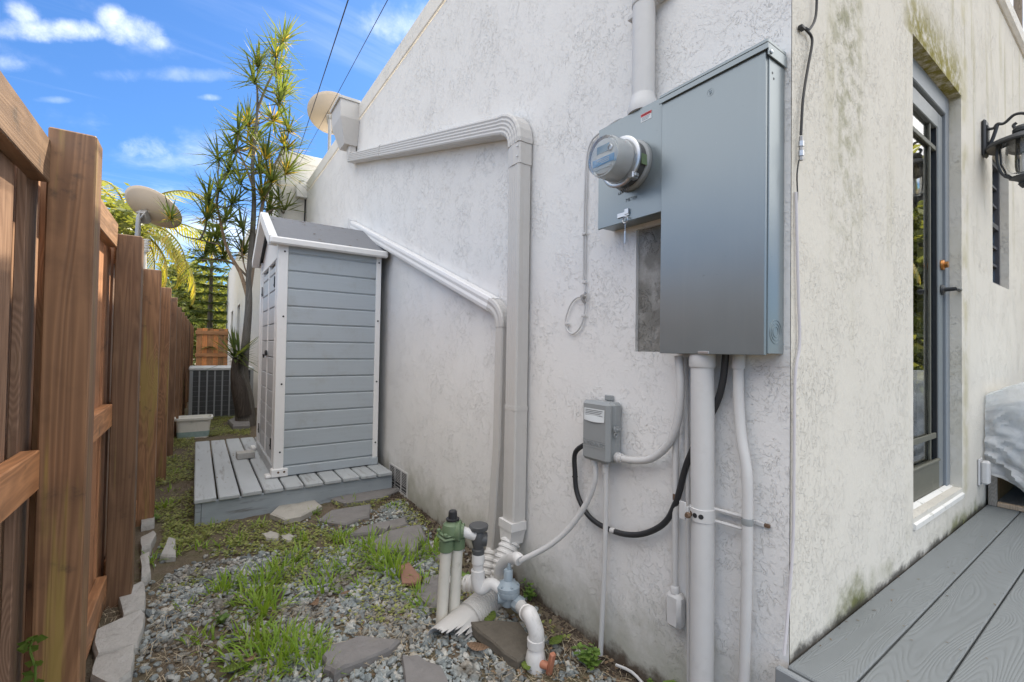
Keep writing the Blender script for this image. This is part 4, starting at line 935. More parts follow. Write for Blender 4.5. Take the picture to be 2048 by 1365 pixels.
# strut clamp holding the conduits
q = W(1405, 1027, .062); sc_ = thing('strut_clamp', (q.x, q.y, q.z), 'perforated metal strap clamp round the widest conduit with two threaded rods', 'pipe clamp')
m = MB(); m.lathe([(.0392, 0), (.0418, .001), (.0418, .043), (.0392, .044)], q+Vector((0, 0, -.022)), (0, 0, 1), 28); part('strap_band', m, 'pipe_paint', sc_)
for a in (-.5, -.05, .45): part('strap_hole', MB().lathe([(.0085, 0), (.0085, .0012)], q+Vector((-math.cos(a)*.0412, -math.sin(a)*.0412, 0)), (-math.cos(a), -math.sin(a), 0), 10), 'black_rubber' if a > -.4 else 'rusty_steel', sc_)
m = MB(); m.box((q.x-.046, q.y+.036, q.z-.026), (q.x-.040, q.y+.060, q.z+.034), .001); m.box((q.x-.043, q.y+.03, q.z-.02), (q.x-.02, q.y+.036, q.z+.02), .001); m.tube([(q.x-.031, q.y+.055, q.z+.002), (q.x-.031, q.y+.02, q.z)], .004, 8); part('clamp_ear', m, 'pipe_paint', sc_); part('rusty_bolt', MB().lathe([(.010, 0), (.011, .004), (.008, .012)], q+Vector((-.046, .022, -.004)), (-1, .1, 0), 8), 'rusty_steel', sc_)
for dz in (-.014, .026): part('threaded_rod', MB().tube([(q.x+.012, q.y-.035, q.z+dz-.002), (XW-.03, W(1484, 1040, .03).y, q.z+dz-.006)], .0055, 8), 'pipe_paint', sc_)
m = MB(); e = W(1520, 1030, .01); m.box((XW-.012, e.y-.012, q.z+.0), (XW-.004, q.y-.03, q.z+.014), .002); part('back_strap', m, 'pipe_paint', sc_); m = MB(); m.box((XW-.011, e.y-.03, q.z+.001), (XW-.003, e.y-.0125, q.z+.013), .002); part('strap_end', m, 'rusty_steel', sc_)
# cables at the corner
bcx = thing('coax_cable', F(1603, 310, .01), 'black coax cable with a metal coupler hanging down the house corner', 'cable')
part('cable', MB().tube([F(1634, -40, .015), F(1632, 30, .015), F(1620, 58, .015), F(1610, 57, .012), F(1622, 72, .012), F(1624, 90, .014), F(1615, 140, .012), F(1606, 200, .012), F(1602, 270, .012)], .0042, 8, 6), 'wire_black', bcx)
part('cable_staple', MB().box(F(1604, 56, .01)-Vector((.012, .006, .006)), F(1604, 56, .01)+Vector((.012, .008, .006)), .002), 'wire_black', bcx)
t0 = F(1602, 272, .013); 
for k, (h, r) in enumerate(((0, .006), (.016, .0085), (.032, .006), (.046, .0085), (.060, .0065))): part('coupler', MB().lathe([(r, 0), (r, .016)], t0+Vector((0, 0, -h-.018)), (0, 0, 1), 6, False), 'steel' if k % 2 else 'dish_metal', bcx)
part('thin_wire', MB().tube([F(1598, 320, .012), F(1594, 350, .010), F(1595, 390, .009), F(1593, 420, .008)], .0022, 6, 4), 'wire_black', bcx)
conduit('corner_cable', 'long pale cable clipped to the house corner down to the deck', [F(1592, 385, .006), F(1594, 480, .008), F(1597, 600, .009), F(1599, 690, .009), F(1590, 760, .008), F(1588, 950, .008), F(1586, 1080, .008), F(1578, 1200, .008), F(1568, 1310, .010)], .0045, 'coax_white', cat='cable', n=8)

# ------------------------------------------------------------------ irrigation manifold
irr = thing('irrigation_manifold', (1.05, 1.95, .03), 'irrigation pipework with green distribution valve on twin pipes and grey blue solenoid valve', 'pipework')
YA = 1.95
b1 = PY(880, 1262, YA); b2 = PY(905, 1262, YA-.0); t1 = PY(893, 1085, YA); t2 = PY(916, 1080, YA)
for q, tq in ((b1, t1), (b2, t2)):
    q = q+Vector((0, 0, 0)); part('riser_pipe', MB().tube([(q.x, q.y, -.05), tq], .0265, 18), 'pvc_dirty', irr)
vt = (t1+t2)/2
m = MB()
for tq in (t1, t2): m.lathe([(.031, -.04), (.0345, -.036), (.0345, .012), (.030, .016)], tq, (0, 0, 1), 18)
fx_ = (t2-t1).normalized(); MV = Matrix.Translation(vt+Vector((0, 0, .028))) @ fx_.to_track_quat('X', 'Z').to_matrix().to_4x4()
m.box((-.066, -.045, -.010), (.066, .045, .004), .006, MV); m.box((-.060, -.042, .006), (.060, .042, .016), .006, MV)
for a_, b_ in ((-.055, -.036), (.055, -.036), (-.055, .036), (.055, .036), (0, -.040)): m.box((a_-.009, b_-.009, .012), (a_+.009, b_+.009, .028), .003, MV)
m.lathe([(.050, .0), (.050, .018), (.044, .040), (.030, .050), (.026, .062), (.0, .063)], vt+Vector((0, 0, .042)), (0, 0, 1), 22)
q = PY(922, 1062, YA-.025); m.lathe([(.030, -.07), (.040, -.05), (.046, -.03), (.050, -.006), (.046, 0), (.034, .002), (.034, .016)], q, (.8, -.6, 0), 22)
part('distribution_valve', m, 'valve_green', irr)
m = MB(); m.lathe([(.032, 0), (.033, .008), (.022, .010), (.020, .042), (.017, .045)], vt+Vector((0, 0, .100)), (0, 0, 1), 12, False); part('valve_cap', m, 'black_rubber', irr)
k1 = PY(957, 1078, 1.90)
part('link_pipe', MB().tube([q, k1+Vector((-.02, 0, .02))], .024, 16), 'pvc_white', irr)
m = MB(); m.lathe([(.022, -.075), (.030, -.07), (.030, -.05), (.024, -.045), (.034, -.01), (.035, .025), (.026, .04), (.045, .046), (.047, .064), (.044, .068)], k1, (0, 0, 1), 22); m.lathe([(.032, -.04), (.034, -.02), (.030, .0)], k1, (-.8, .4, .1), 16); part('check_valve', m, 'dark_grey_plastic', irr)
kb = k1+Vector((0, 0, -.07))
m = MB(); m.lathe([(.030, 0), (.031, -.004), (.031, -.045), (.026, -.05), (.026, -.075), (.033, -.078), (.033, -.13)][::-1], kb, (0, 0, 1), 20); part('reducer', m, 'pvc_white', irr)
e1 = kb+Vector((0, 0, -.125)); sv = PY(1016, 1178, 1.80)
part('sweep_elbow', MB().tube([e1+Vector((0, 0, .03)), e1, e1+(sv-e1)*.12+Vector((0, 0, -.035)), e1.lerp(sv, .45), sv+Vector((-.03, .015, -.004))], [.033, .034, .034, .027, .026], 18, 6), 'pvc_white', irr)
m = MB(); m.lathe([(.030, -.075), (.036, -.05), (.034, -.03), (.052, -.028), (.056, -.02), (.056, -.002), (.053, .0), (.056, .002), (.056, .018), (.048, .024), (.032, .035), (.022, .042), (.022, .088), (.019, .092)], sv, (0, 0, 1), 24)
m.lathe([(.03, 0), (.034, .01), (.034, .04)], sv+Vector((-.01, .0, -.03)), (-.8, .5, 0), 16); m.lathe([(.03, .02), (.036, .03), (.036, .062), (.03, .066)], sv+Vector((.01, -.01, -.045)), (.35, -.9, -.25), 8, False)
for k in range(6):
    a = k*math.pi/3+.3; m.lathe([(.007, 0), (.007, .012)], sv+Vector((.046*math.cos(a), .046*math.sin(a), .016)), (0, 0, 1), 6)
part('solenoid_valve', m, 'valve_blue_grey', irr)
part('bleed_screw', MB().lathe([(.009, 0), (.010, .01), (.006, .028)], sv+Vector((.004, 0, .09)), (0, 0, 1), 8), 'valve_blue_grey', irr)
z3 = PY(1072, 1262, 1.50); z2 = sv+Vector((.03, -.06, -.06)); bot = PY(1075, 1400, 1.50)
part('outlet_pipe', MB().tube([z2, z2.lerp(z3, .45)+Vector((0, 0, .012))], [.030, .026], 18), 'pvc_white', irr)
mid = z2.lerp(z3, .42)+Vector((0, 0, .012)); cor = Vector((z3.x, z3.y, z3.z+.02)); hi = PY(1060, 1232, 1.53)
part('outlet_elbow', MB().tube([mid, mid.lerp(hi, .6), hi+Vector((.0, 0, .004)), cor+Vector((0, 0, -.02)), cor+Vector((0, 0, -.065))], [.030, .031, .033, .033, .032], 18, 7), 'pvc_white', irr)
m = MB(); m.lathe([(.031, 0), (.0365, .002), (.0365, .034), (.031, .036)], cor+Vector((0, 0, -.085)), (0, 0, 1), 20); part('elbow_collar', m, 'pvc_white', irr); dq = (hi-mid).normalized(); m = MB(); m.lathe([(.031, 0), (.0355, .002), (.0355, .034), (.031, .036)], mid-dq*.006, dq, 20); part('elbow_collar', m, 'pvc_white', irr)
part('drop_pipe', MB().tube([cor+Vector((0, 0, -.06)), Vector((z3.x, z3.y, -.1))], .0255, 18), 'pvc_white', irr)
zc = PY(1072, 1318, 1.50).z
m = MB(); m.lathe([(.028, -.05), (.040, -.045), (.043, .0), (.036, .035), (.033, .04), (.033, .085), (.028, .09)], (z3.x, z3.y, zc), (0, 0, 1), 10, True); part('ball_valve', m, 'pvc_white', irr)
hd = PY(1084, 1330, 1.46); m = MB(); m.tube([Vector((z3.x, z3.y-.03, zc)), hd+Vector((.015, -.02, 0))], .016, 12); M = Matrix.Translation(hd+Vector((.02, -.03, .015))) @ Matrix.Rotation(.25, 4, 'X'); m.box((-.012, -.012, -.05), (.012, .008, .05), .004, M); part('valve_handle', m, 'copper_handle', irr)
# conduit elbow beside the solenoid
w0 = PX(997, 1178, 1.28); part('wire_elbow', MB().tube([w0+Vector((0, 0, -.04)), w0+Vector((0, 0, .02)), PX(1000, 1138, 1.28), PX(1013, 1122, 1.28), wl+Vector((0, .03, .002)), wl], .0275, 18, 6), 'pvc_white', irr)

# ------------------------------------------------------------------ right-hand deck
DZ = .435
deck = thing('deck', (1.5, .3, DZ), 'grey composite deck with embossed wood grain below the patio door', 'deck')
y = YR-.006
for k in range(13):
    y1 = y-.140; part('deck_board', MB().box((1.475, y1, DZ-.025), (6.0, y, DZ+random.uniform(-.0008, .0008)), .004), 'composite_deck', deck, org=(1.475, y1, DZ)); y = y1-.005
part('fascia_board', MB().box((1.437, -1.2, DZ-.17), (1.461, YR+.012, DZ+.002), .004), 'deck_fascia', deck, org=(1.44, 0, DZ))
part('joist', MB().box((1.50, -1.2, DZ-.2), (5.98, YR-.02, DZ-.03)), 'soil_dark', deck)
# cabinet under plastic sheeting
CX = 4.12
ck = thing('outdoor_counter', (CX, .3, DZ), 'low outdoor counter with open dark base standing on the deck against the wall', 'counter')
part('frame_post', MB().box((CX, YR-.05, DZ+.002), (CX+.04, YR-.012, DZ+.42), .003), 'grey_frame_wood', ck)
part('bottom_rail', MB().box((CX, -1.0, DZ+.002), (CX+.035, YR-.052, DZ+.03), .003), 'grey_frame_wood', ck)
part('side_panel', MB().box((CX+.045, YR-.03, DZ+.004), (CX+.9, YR-.012, DZ+.6)), 'brown_panel_wood', ck)
part('back_panel', MB().box((CX+.9, -1.0, DZ+.004), (CX+.92, YR-.012, DZ+.6)), 'door_dark', ck)
part('counter_body', MB().box((CX+.03, -1.0, DZ+.30), (CX+.92, YR-.035, DZ+.62), .01), 'frame_light', ck)
m = MB(); nu, nv = 90, 70; vs = []
from mathutils import noise as mn
def crease(a, b): return (1-abs(mn.noise(Vector((a, b, 3.1))))*2.2)
for i in range(nu+1):
    for j in range(nv+1):
        yy = YR-.008-1.5*i/nu; t = j/nv; e = min(1, i/18)
        if t < .35:
            x = CX+.75-.75*t/.35; z = DZ+.695+.115*math.sin(math.pi/2*e)+.010*crease(x*5, yy*9)
        else:
            s_ = (t-.35)/.65; hem = .47+.11*math.sin(math.pi/2*min(1, i/26))+.02*math.sin(yy*19)
            fold = .034*max(-.3, crease(yy*6+s_*3.2, s_*2.2))**1+.020*crease(yy*15-s_*6, s_*6+4)+.012*crease(yy*3+s_*14, 7.7)
            x = CX-.008-.045*s_*e-fold*(.4+s_); z = DZ+.695+.115*math.sin(math.pi/2*e)*(1-s_)-s_*hem-.02*s_*s_
        vs.append((x, yy, z))
m.add(vs, [(i*(nv+1)+j, (i+1)*(nv+1)+j, (i+1)*(nv+1)+j+1, i*(nv+1)+j+1) for i in range(nu) for j in range(nv)], True)
solo('plastic_sheet', m, 'plastic_sheet', 'translucent plastic sheet draped over the outdoor counter', 'plastic sheet')
q = F(1957, 945); m = MB(); m.box((q.x-.03, YR-.05, .60), (q.x+.03, YR-.002, .74), .006); ob = thing('outlet_cover', (q.x, YR, .6), 'small weatherproof outlet cover on the wall next to the plastic sheet', 'outlet cover'); part('back_plate', MB().box((q.x-.036, YR-.012, .59), (q.x+.036, YR-.0015, .75), .003), 'pipe_paint', ob); part('flip_cover', MB().box((q.x-.03, YR-.05, .60), (q.x+.03, YR-.0125, .74), .01), 'pipe_paint', ob)
# wall lantern
lp = F(1965, 280); lx, lz = lp.x, lp.z
q_ = ray(2046, 290); lyc = lx*q_.y/q_.x; ldn = lx/q_.x        # the lamp hangs straight out from its plate
lan = thing('wall_lantern', (lx, YR, lz), 'black iron wall lantern with curled arm and glass globe beside the patio door', 'lantern')
m = MB(); m.box((lx-.045, YR-.022, lz-.115), (lx+.045, YR-.002, lz+.115), .008)
for k in range(16): m.box((lx-.03, YR-.028, lz-.085+k*.0105), (lx+.03, YR-.021, lz-.080+k*.0105))
part('back_plate', m, 'black_iron', lan)
ro = YR-lyc; lc = Vector((lx, lyc, PX(2046, 284, lx).z))
m = MB(); AR = [(.02, .075), (.10*ro/.2, .07), (.13*ro/.2, .10)]
zt_ = lc.z+.135
m.tube([(lx, YR-.02, lz+.06), (lx, YR-.05, lz+.055), (lx, YR-ro*.38, lz+.075), (lx, YR-ro*.55, zt_+.01), (lx, YR-ro*.8, zt_+.045), (lx, YR-ro*1.05, zt_+.035), (lx, YR-ro*1.2, zt_-.005), (lx, YR-ro*1.1, zt_-.045), (lx, YR-ro*.86, zt_-.045), (lx, YR-ro*.78, zt_-.02), (lx, YR-ro*.85, zt_-.008)], .009, 8, 5)
m.tube([(lx, YR-ro*.38, lz+.07), (lx, YR-ro*.28, lz-.0), (lx, YR-.03, lz-.05)], .010, 8, 4); m.tube([(lx, lyc, zt_-.05), (lx, lyc, lc.z+.09)], .008, 8); part('scroll_arm', m, 'black_iron', lan)
m = MB(); m.lathe([(.005, .105), (.03, .10), (.045, .082), (.045, .064), (.04, .058), (.055, .05), (.15, .012), (.162, -.008), (.158, -.018), (.11, .0), (.04, .005)], lc, (0, 0, 1), 36); part('hood', m, 'black_iron', lan)
m = MB(); m.lathe([(.110, -.005), (.113, -.05), (.108, -.13), (.085, -.19), (.055, -.215), (.02, -.222)], lc, (0, 0, 1), 28); part('glass_globe', m, 'lantern_glass', lan)
m = MB(); m.lathe([(.055, -.205), (.06, -.218), (.03, -.232), (.018, -.245), (.022, -.255), (.012, -.272), (.004, -.282)], lc, (0, 0, 1), 18); part('finial', m, 'black_iron', lan)
for k in range(4):
    a = k*math.pi/2+.6; part('cage_rib', MB().tube([lc+Vector((r*math.cos(a), r*math.sin(a), h)) for r, h in ((.118, 0), (.122, -.06), (.116, -.13), (.094, -.19), (.055, -.218))], .0075, 6, 3), 'black_iron', lan)
part('candle', MB().lathe([(.014, -.21), (.014, -.12), (.018, -.10), (.015, -.08), (.004, -.06)], lc, (0, 0, 1), 12), 'white_trim', lan)

# ------------------------------------------------------------------ background things
acx0, acx1, acy0, acy1 = -.10, .84, 9.35, 10.2
ac = thing('air_conditioner', (.37, 9.35, .08), 'dark grey outdoor air conditioner with vertical grille bars at the end of the alley', 'air conditioner')
part('coil_body', MB().box((acx0+.02, acy0+.02, .13), (acx1-.02, acy1-.02, .93)), 'ac_coil', ac); part('base_pan', MB().box((acx0, acy0, .08), (acx1, acy1, .128), .008), 'ac_metal', ac)
part('top_cover', MB().box((acx0-.01, acy0-.01, .932), (acx1+.01, acy1+.01, .985), .012), 'ac_top', ac)
for x in (acx0, acx1-.05): part('corner_post', MB().box((x, acy0-.002, .13), (x+.05, acy0+.05, .93), .006), 'ac_metal', ac)
n = 8
for k in range(1, n): x = acx0+.03+(acx1-acx0-.06)*k/n; part('grille_bar', MB().box((x-.011, acy0+.004, .13), (x+.011, acy0+.016, .93)), 'ac_metal', ac)
for k in range(9): z = .15+k*.086; part('grille_wire', MB().box((acx0+.03, acy0+.001, z), (acx1-.03, acy0+.0035, z+.002)), 'ac_metal', ac)
tb_ = thing('planter_tub', (-.02, 7.6, .08), 'oblong off white plastic tub with faint teal band near the fence', 'tub')
m = MB(); vs = []
def rrect(hx, hy, r, n=5):
    P = []
    for cx_, cy_, a0 in ((hx-r, hy-r, 0), (-hx+r, hy-r, 90), (-hx+r, -hy+r, 180), (hx-r, -hy+r, 270)):
        for k in range(n+1): a = R_(a0+90*k/n); P.append((cx_+r*math.cos(a), cy_+r*math.sin(a)))
    return P
def loft(rings, o):
    mm = MB(); n = len(rings[0][0]); vs = []
    for P, z in rings: vs += [(o[0]+x, o[1]+y, o[2]+z) for x, y in P]
    mm.add(vs, [(i*n+j, i*n+(j+1) % n, (i+1)*n+(j+1) % n, (i+1)*n+j) for i in range(len(rings)-1) for j in range(n)], True); return mm
o = (-.02, 7.6, .08)
m = loft([(rrect(.175, .13, .05), 0), (rrect(.195, .15, .06), .27), (rrect(.218, .172, .065), .275), (rrect(.222, .176, .066), .305), (rrect(.20, .155, .06), .307), (rrect(.175, .13, .05), .06), (rrect(.01, .01, .005), .058)], o); part('tub_wall', m, 'tub_plastic', tb_)
m = loft([(rrect(.179, .134, .051), .045), (rrect(.187, .142, .056), .12)], o); part('teal_band', m, 'tub_band', tb_)

def dish(name, label, base, top, face, W_, H_, mat='dish_paint', roll=0):
    t = thing(name, base, label, 'satellite dish', 'satellite dishes on poles'); base = Vector(base); top = Vector(top)
    part('pole', MB().tube([base, Vector((base.x, base.y, top.z-.25)), top], .032, 12, 4), 'dish_metal', t)
    f = Vector(face).normalized(); side = f.cross(Vector((0, 0, 1))).normalized(); upv = side.cross(f); s0, u0 = side, upv; side = s0*math.cos(roll)+u0*math.sin(roll); upv = u0*math.cos(roll)-s0*math.sin(roll)
    m = MB(); rings, n = 8, 36; c = top+f*.14+upv*.10; vs = []
    for i in range(rings+1):
        r = i/rings
        for j in range(n): a = 2*math.pi*j/n; vs.append(c+side*(W_*r*math.cos(a))+upv*(H_*r*math.sin(a))+f*(.16*W_/.4*(r*r)-.02))
    m.add(vs, [(i*n+j, i*n+(j+1) % n, (i+1)*n+(j+1) % n, (i+1)*n+j) for i in range(rings) for j in range(n)], True)
    o = part('reflector', m, mat, t); so = o.modifiers.new('thickness', 'SOLIDIFY'); so.thickness = .012
    m = MB(); m.box((-.06, -.05, -.09), (.06, .05, .09), .01, Matrix.Translation(top+f*.06) @ f.to_track_quat('Y', 'Z').to_matrix().to_4x4()); m.tube(arc(top+f*.06, .09, 0, math.pi*1.6, 12, f, upv), .012, 6); part('mount_bracket', m, 'dish_metal', t)
    m = MB(); e = c+f*.62-upv*.25; m.tube([c-upv*(H_*.9)+f*.05, c-upv*(H_*.95)+f*.3, e], .016, 8, 4); m.lathe([(.03, 0), (.04, .04), (.03, .12)], e, -f+upv*.2, 12); part('feed_arm', m, 'dish_metal', t)
    return t
p = PY(283, 437, 8.6); dsh = dish('satellite_dish', 'grey satellite dish on a pole behind the fence near the palm', (p.x-.04, 8.6, 0), (p.x, 8.6, p.z), (.42, .80, .62), .385, .27, roll=-.62)
m = MB(); q = PY(283, 520, 8.5)
for k in range(4): m.tube(arc((q.x+.02, 8.45, q.z+.12+.05*k), .07, 0, 2*math.pi, 14, (1, 0, .3), (0, 1, 0)), .012, 6)
m.tube([(q.x, 8.46, q.z+.1), (q.x+.02, 8.45, q.z-.5)], .06, 10); part('coiled_cable', m, 'jacket_white', dsh)
p = PX(660, 240, 2.0); dish('satellite_dish', 'grey satellite dish on the roof behind the collector box', (2.0, p.y, 3.68), (2.0, p.y, p.z), (.30, .75, .45), .45, .38)

# overhead wires
for i, (u0, v0, u1, v1, r) in enumerate(((693, 0, 588, 330, .0032), (770, 0, 592, 340, .002))):
    A = PY(u1, v1, 8.6); B = PY(u0, v0, 2.4); B2 = B+(B-A)*.8
    pts = [A.lerp(B2, k/16)-Vector((0, 0, .10*math.sin(math.pi*k/16))) for k in range(17)]
    pts = [p+Vector((0, 0, .10*math.sin(math.pi*k/16)-.03*math.sin(math.pi*k/16))) for k, p in enumerate(pts)]
    solo('overhead_wire', MB().tube(pts, r, 6), 'wire_black', ('thicker' if i == 0 else 'thinner')+' overhead wire, '+('the left one' if i == 0 else 'the right one')+' of two crossing the sky to the rear block', 'wire')

# ------------------------------------------------------------------ plants
def blade(mb, o, d, L, w, droop=.3, seg=3, n=None):
    o = Vector(o); d = Vector(d).normalized(); side = d.cross(Vector((0, 0, 1)))
    if side.length < .05: side = Vector((1, 0, 0))
    side.normalize(); vs = []; p = o.copy()
    for i in range(seg+1):
        t = i/seg; ww = w*(1-t*t)*(.75+.25*min(1, t*4)) if i < seg else 0
        if i < seg: vs += [p-side*ww/2, p+side*ww/2]
        else: vs.append(p.copy())
        d = (d+Vector((0, 0, -droop/seg))).normalized(); p = p+d*(L/seg)
    fs = [(2*i, 2*i+1, 2*i+3, 2*i+2) for i in range(seg-1)]+[(2*seg-2, 2*seg-1, 2*seg)]
    mb.add(vs, fs)
def rosette_mesh(n, L, seed, name, mat, low=.05, w=.024):
    random.seed(seed); m = MB()
    for k in range(n):
        a = k*2.39996+random.uniform(-.2, .2); e = random.uniform(-.35, 1.35); e = min(e, 1.45)
        d = Vector((math.cos(a)*math.cos(e), math.sin(a)*math.cos(e), math.sin(e)))
        blade(m, Vector((0, 0, random.uniform(-low, low)))+d*.01, d, L*random.uniform(.65, 1.1), w*random.uniform(.8, 1.2), random.uniform(.05, .35), 3)
    return m.mesh(name, mat)
random.seed(11)
TREEY = 8.35
tree = thing('dracaena_tree', (.62, TREEY, .06), 'tall branching dracaena tree with spiky leaf rosettes growing behind the shed', 'tree')
def TP(u, v, dy=0): return PY(u, v, TREEY+dy)
part('trunk', MB().tube([TP(492, 880), TP(489, 800), TP(483, 755), TP(490, 700), TP(497, 620), TP(498, 560), TP(505, 470), TP(508, 400), TP(505, 330), TP(513, 250), TP(515, 190), TP(512, 165)], [.16, .13, .10, .062, .052, .046, .04, .032, .027, .021, .016, .012], 12, 4), 'bark', tree)
part('stump_limb', MB().tube([TP(489, 830, -.05), TP(478, 775, -.1), TP(470, 745, -.12), TP(470, 715, -.12)], [.12, .11, .06, .03], 10, 4), 'bark_dark', tree)
limbs = {'a': [(498, 590), (515, 470), (527, 400), (540, 350), (560, 310), (572, 280)], 'b': [(497, 600), (480, 545), (455, 500), (440, 440), (432, 400)], 'c': [(500, 560), (470, 530), (440, 520), (405, 520)],
         'd': [(508, 380), (490, 330), (475, 300)], 'e': [(515, 220), (530, 180), (548, 140), (555, 105), (563, 85)], 'f': [(524, 430), (545, 420), (562, 420)], 'g': [(440, 490), (400, 480), (365, 472), (345, 452), (341, 436)], 'h': [(513, 250), (540, 235), (552, 205)], 'i': [(432, 410), (436, 360), (437, 318)], 'j': [(497, 560), (484, 510), (488, 470)]}
limbp = []
for k, P in limbs.items():
    dy = random.uniform(-.35, .35) if k not in 'g' else -.2
    pts = [TP(u, v, dy*min(1, i/2)) for i, (u, v) in enumerate(P)]; r0 = .032 if k in 'ab' else .02 if k in 'cde' else .012
    part('limb', MB().tube(pts, [r0*(1-.6*i/(len(P)-1)) for i in range(len(P))], 8, 4), 'bark', tree); limbp += pts
limbp += [TP(u, v) for u, v in ((508, 400), (505, 330), (513, 250), (515, 190), (512, 165))]
ros = [(566, 84), (552, 112), (556, 142), (516, 132), (509, 165), (567, 180), (559, 205), (547, 240), (577, 260), (498, 252), (476, 265), (572, 296), (505, 290), (468, 302), (436, 318), (532, 316), (481, 366), (438, 380), (543, 364), (417, 400), (465, 407), (572, 346), (539, 420), (570, 420), (414, 437), (485, 460), (434, 474), (341, 438), (407, 515), (448, 516), (486, 508), (420, 422), (560, 400), (520, 345), (450, 440), (425, 500), (525, 395), (455, 345)]
rmesh = [rosette_mesh(40, .48, 5+i, 'leaf_rosette', 'dracaena_leaf', w=.032) for i in range(3)]
dmesh = [rosette_mesh(14, .36, 15+i, 'inner_leaves', 'dracaena_dry_sunlit', w=.032) for i in range(2)]
random.seed(12)
for i, (u, v) in enumerate(ros):
    dy = random.uniform(-.45, .45) if u != 341 else -.2; q = TP(u, v, dy)
    near = min(limbp, key=lambda a: (a-q).length+(1.2 if a.z > q.z+.1 else 0))
    if (near-q).length > .1:
        mid_ = near.lerp(q, .6)+Vector((0, 0, -.06)); part('twig', MB().tube([near, mid_, q], [.014, .011, .009], 6, 4), 'bark', tree)
    o = bpy.data.objects.new('leaf_rosette', rmesh[i % 3]); COL.objects.link(o); o.parent = tree; o.location = q-rootloc(tree)
    dn = (q-near); tilt = Vector((dn.x*.7+random.uniform(-.2, .2), dn.y*.5, .8)).normalized()
    o.rotation_mode = 'QUATERNION'; o.rotation_quaternion = tilt.to_track_quat('Z', 'Y') @ Quaternion((0, 0, 1), random.uniform(0, 6.3))
    s = random.uniform(.95, 1.25) if v > 215 else random.uniform(.6, .78)
    if u == 341: s = .72; o.scale = (s, s, s)
    if i % 3 == 0 or (v < 320 and u > 530):  # top right rosettes get extra yellow leaves, sunlight put into their colour
        d = bpy.data.objects.new('inner_leaves', dmesh[i % 2]); COL.objects.link(d); d.parent = tree; d.location = o.location; d.rotation_mode = 'QUATERNION'; d.rotation_quaternion = o.rotation_quaternion; d.scale = (s*.9,)*3
for u, v, sc in ((470, 715, 1.15), (478, 708, .9)):
    o = bpy.data.objects.new('leaf_rosette', rmesh[1]); COL.objects.link(o); o.parent = tree; o.location = TP(u, v, -.12)-rootloc(tree); o.scale = (sc,)*3
# palms
def frond_mesh(name, L, n, ll, droop, seed, mat='palm_leaf', e0=.5):
    random.seed(seed); m = MB(); p = Vector(); e = e0; pts = []
    for i in range(n+1):
        pts.append(p.copy()); d = Vector((math.cos(e), 0, math.sin(e))); p = p+d*(L/n); e -= droop/n
    m.tube(pts, [.03*(1-.85*i/n) for i in range(n+1)], 5)
    for i in range(2, n+1):
        t = i/n; d = (pts[i]-pts[i-1]).normalized(); l = ll*math.sin(math.pi*min(1, .12+t*.86))**.6
        for s in (-1, 1):
            dd_ = d*.75+Vector((0, s, 0))*.8+Vector((0, 0, -.15)); blade(m, pts[i], dd_, l*random.uniform(.7, 1.1), .04, random.uniform(.5, 1.0), 3)
    return m.mesh(name, mat)
fm = [frond_mesh('frond', 2.4, 30, .62, 1.7, 3), frond_mesh('frond', 2.1, 28, .55, 2.3, 4, e0=.3)]
def palm(base, crown, label, seeds, n=13, sc=1.0, tr=.13):
    t = thing('palm_tree', base, label, 'palm tree', None); base = Vector(base); crown = Vector(crown); random.seed(seeds)
    pts = [base.lerp(crown, k/14)+Vector((.05*math.sin(k*.6), 0, 0)) for k in range(15)]
    part('trunk', MB().tube(pts, [tr*(1.1-.3*k/14)*(1.04 if k % 2 else .97) for k in range(15)], 12), 'bark', t)
    for k in range(n):
        o = bpy.data.objects.new('frond', fm[k % 2]); COL.objects.link(o); o.parent = t; o.location = crown-base
        o.rotation_euler = (random.uniform(-.25, .25), random.uniform(-.75, .35) if k % 3 else random.uniform(.2, .8), k*2.4+random.uniform(-.3, .3)); o.scale = (sc*random.uniform(.85, 1.1),)*3
    return t
c = PY(262, 455, 13); palm((c.x-.1, 13, 0), c, 'sunlit palm with drooping yellow green fronds behind the satellite dish', 21, 22, .95)
c = PY(2035, -70, 4.2); palm((c.x+.15, c.y, 0), c, 'tall palm rising above the roof at the far right', 22, 12, .7, .2)
# bushy trees
def bush(name, label, c, rad, n, leaf, seed, mat='bush_leaf', trunk=None, cat='tree', group=None):
    random.seed(seed); t = thing(name, (c[0], c[1], 0), label, cat, group); m = MB(); c = Vector(c)
    cl_ = []
    for k in range(16):
        d = Vector((random.gauss(0, 1), random.gauss(0, 1), random.gauss(0, 1))).normalized()*random.uniform(.35, .9); cl_.append(c+Vector((d.x*rad[0], d.y*rad[1], d.z*rad[2])))
    for k in range(n):
        q = random.choice(cl_); s = .36; p = q+Vector((random.gauss(0, s*rad[0]*.55), random.gauss(0, s*rad[1]*.55), random.gauss(0, s*rad[2]*.55)))
        u = Vector((random.gauss(0, 1), random.gauss(0, 1), random.gauss(0, .5))).normalized(); v = u.cross(Vector((random.gauss(0, 1), random.gauss(0, 1), random.gauss(0, 1)))).normalized(); l = leaf*random.uniform(.6, 1.3)
        m.add([p-u*l, p+v*l*.4, p+u*l, p-v*l*.4], [(0, 1, 2, 3)])
    part('crown', m, mat, t, kind=None); part('trunk', MB().tube([(c.x, c.y, 0), (c.x+.1, c.y, c.z*.5), (c.x, c.y, c.z)], [.18, .14, .06], 8, 3), 'bark', t)
    for q in cl_[:5]: part('limb', MB().tube([(c.x, c.y, c.z*.55), q], [.07, .03], 6), 'bark', t)
    return t
bush('leafy_tree', 'round yellow green leafy tree behind the Norfolk pine', PY(405, 622, 27), (2.4, 2.2, 2.1), 7000, .17, 31)
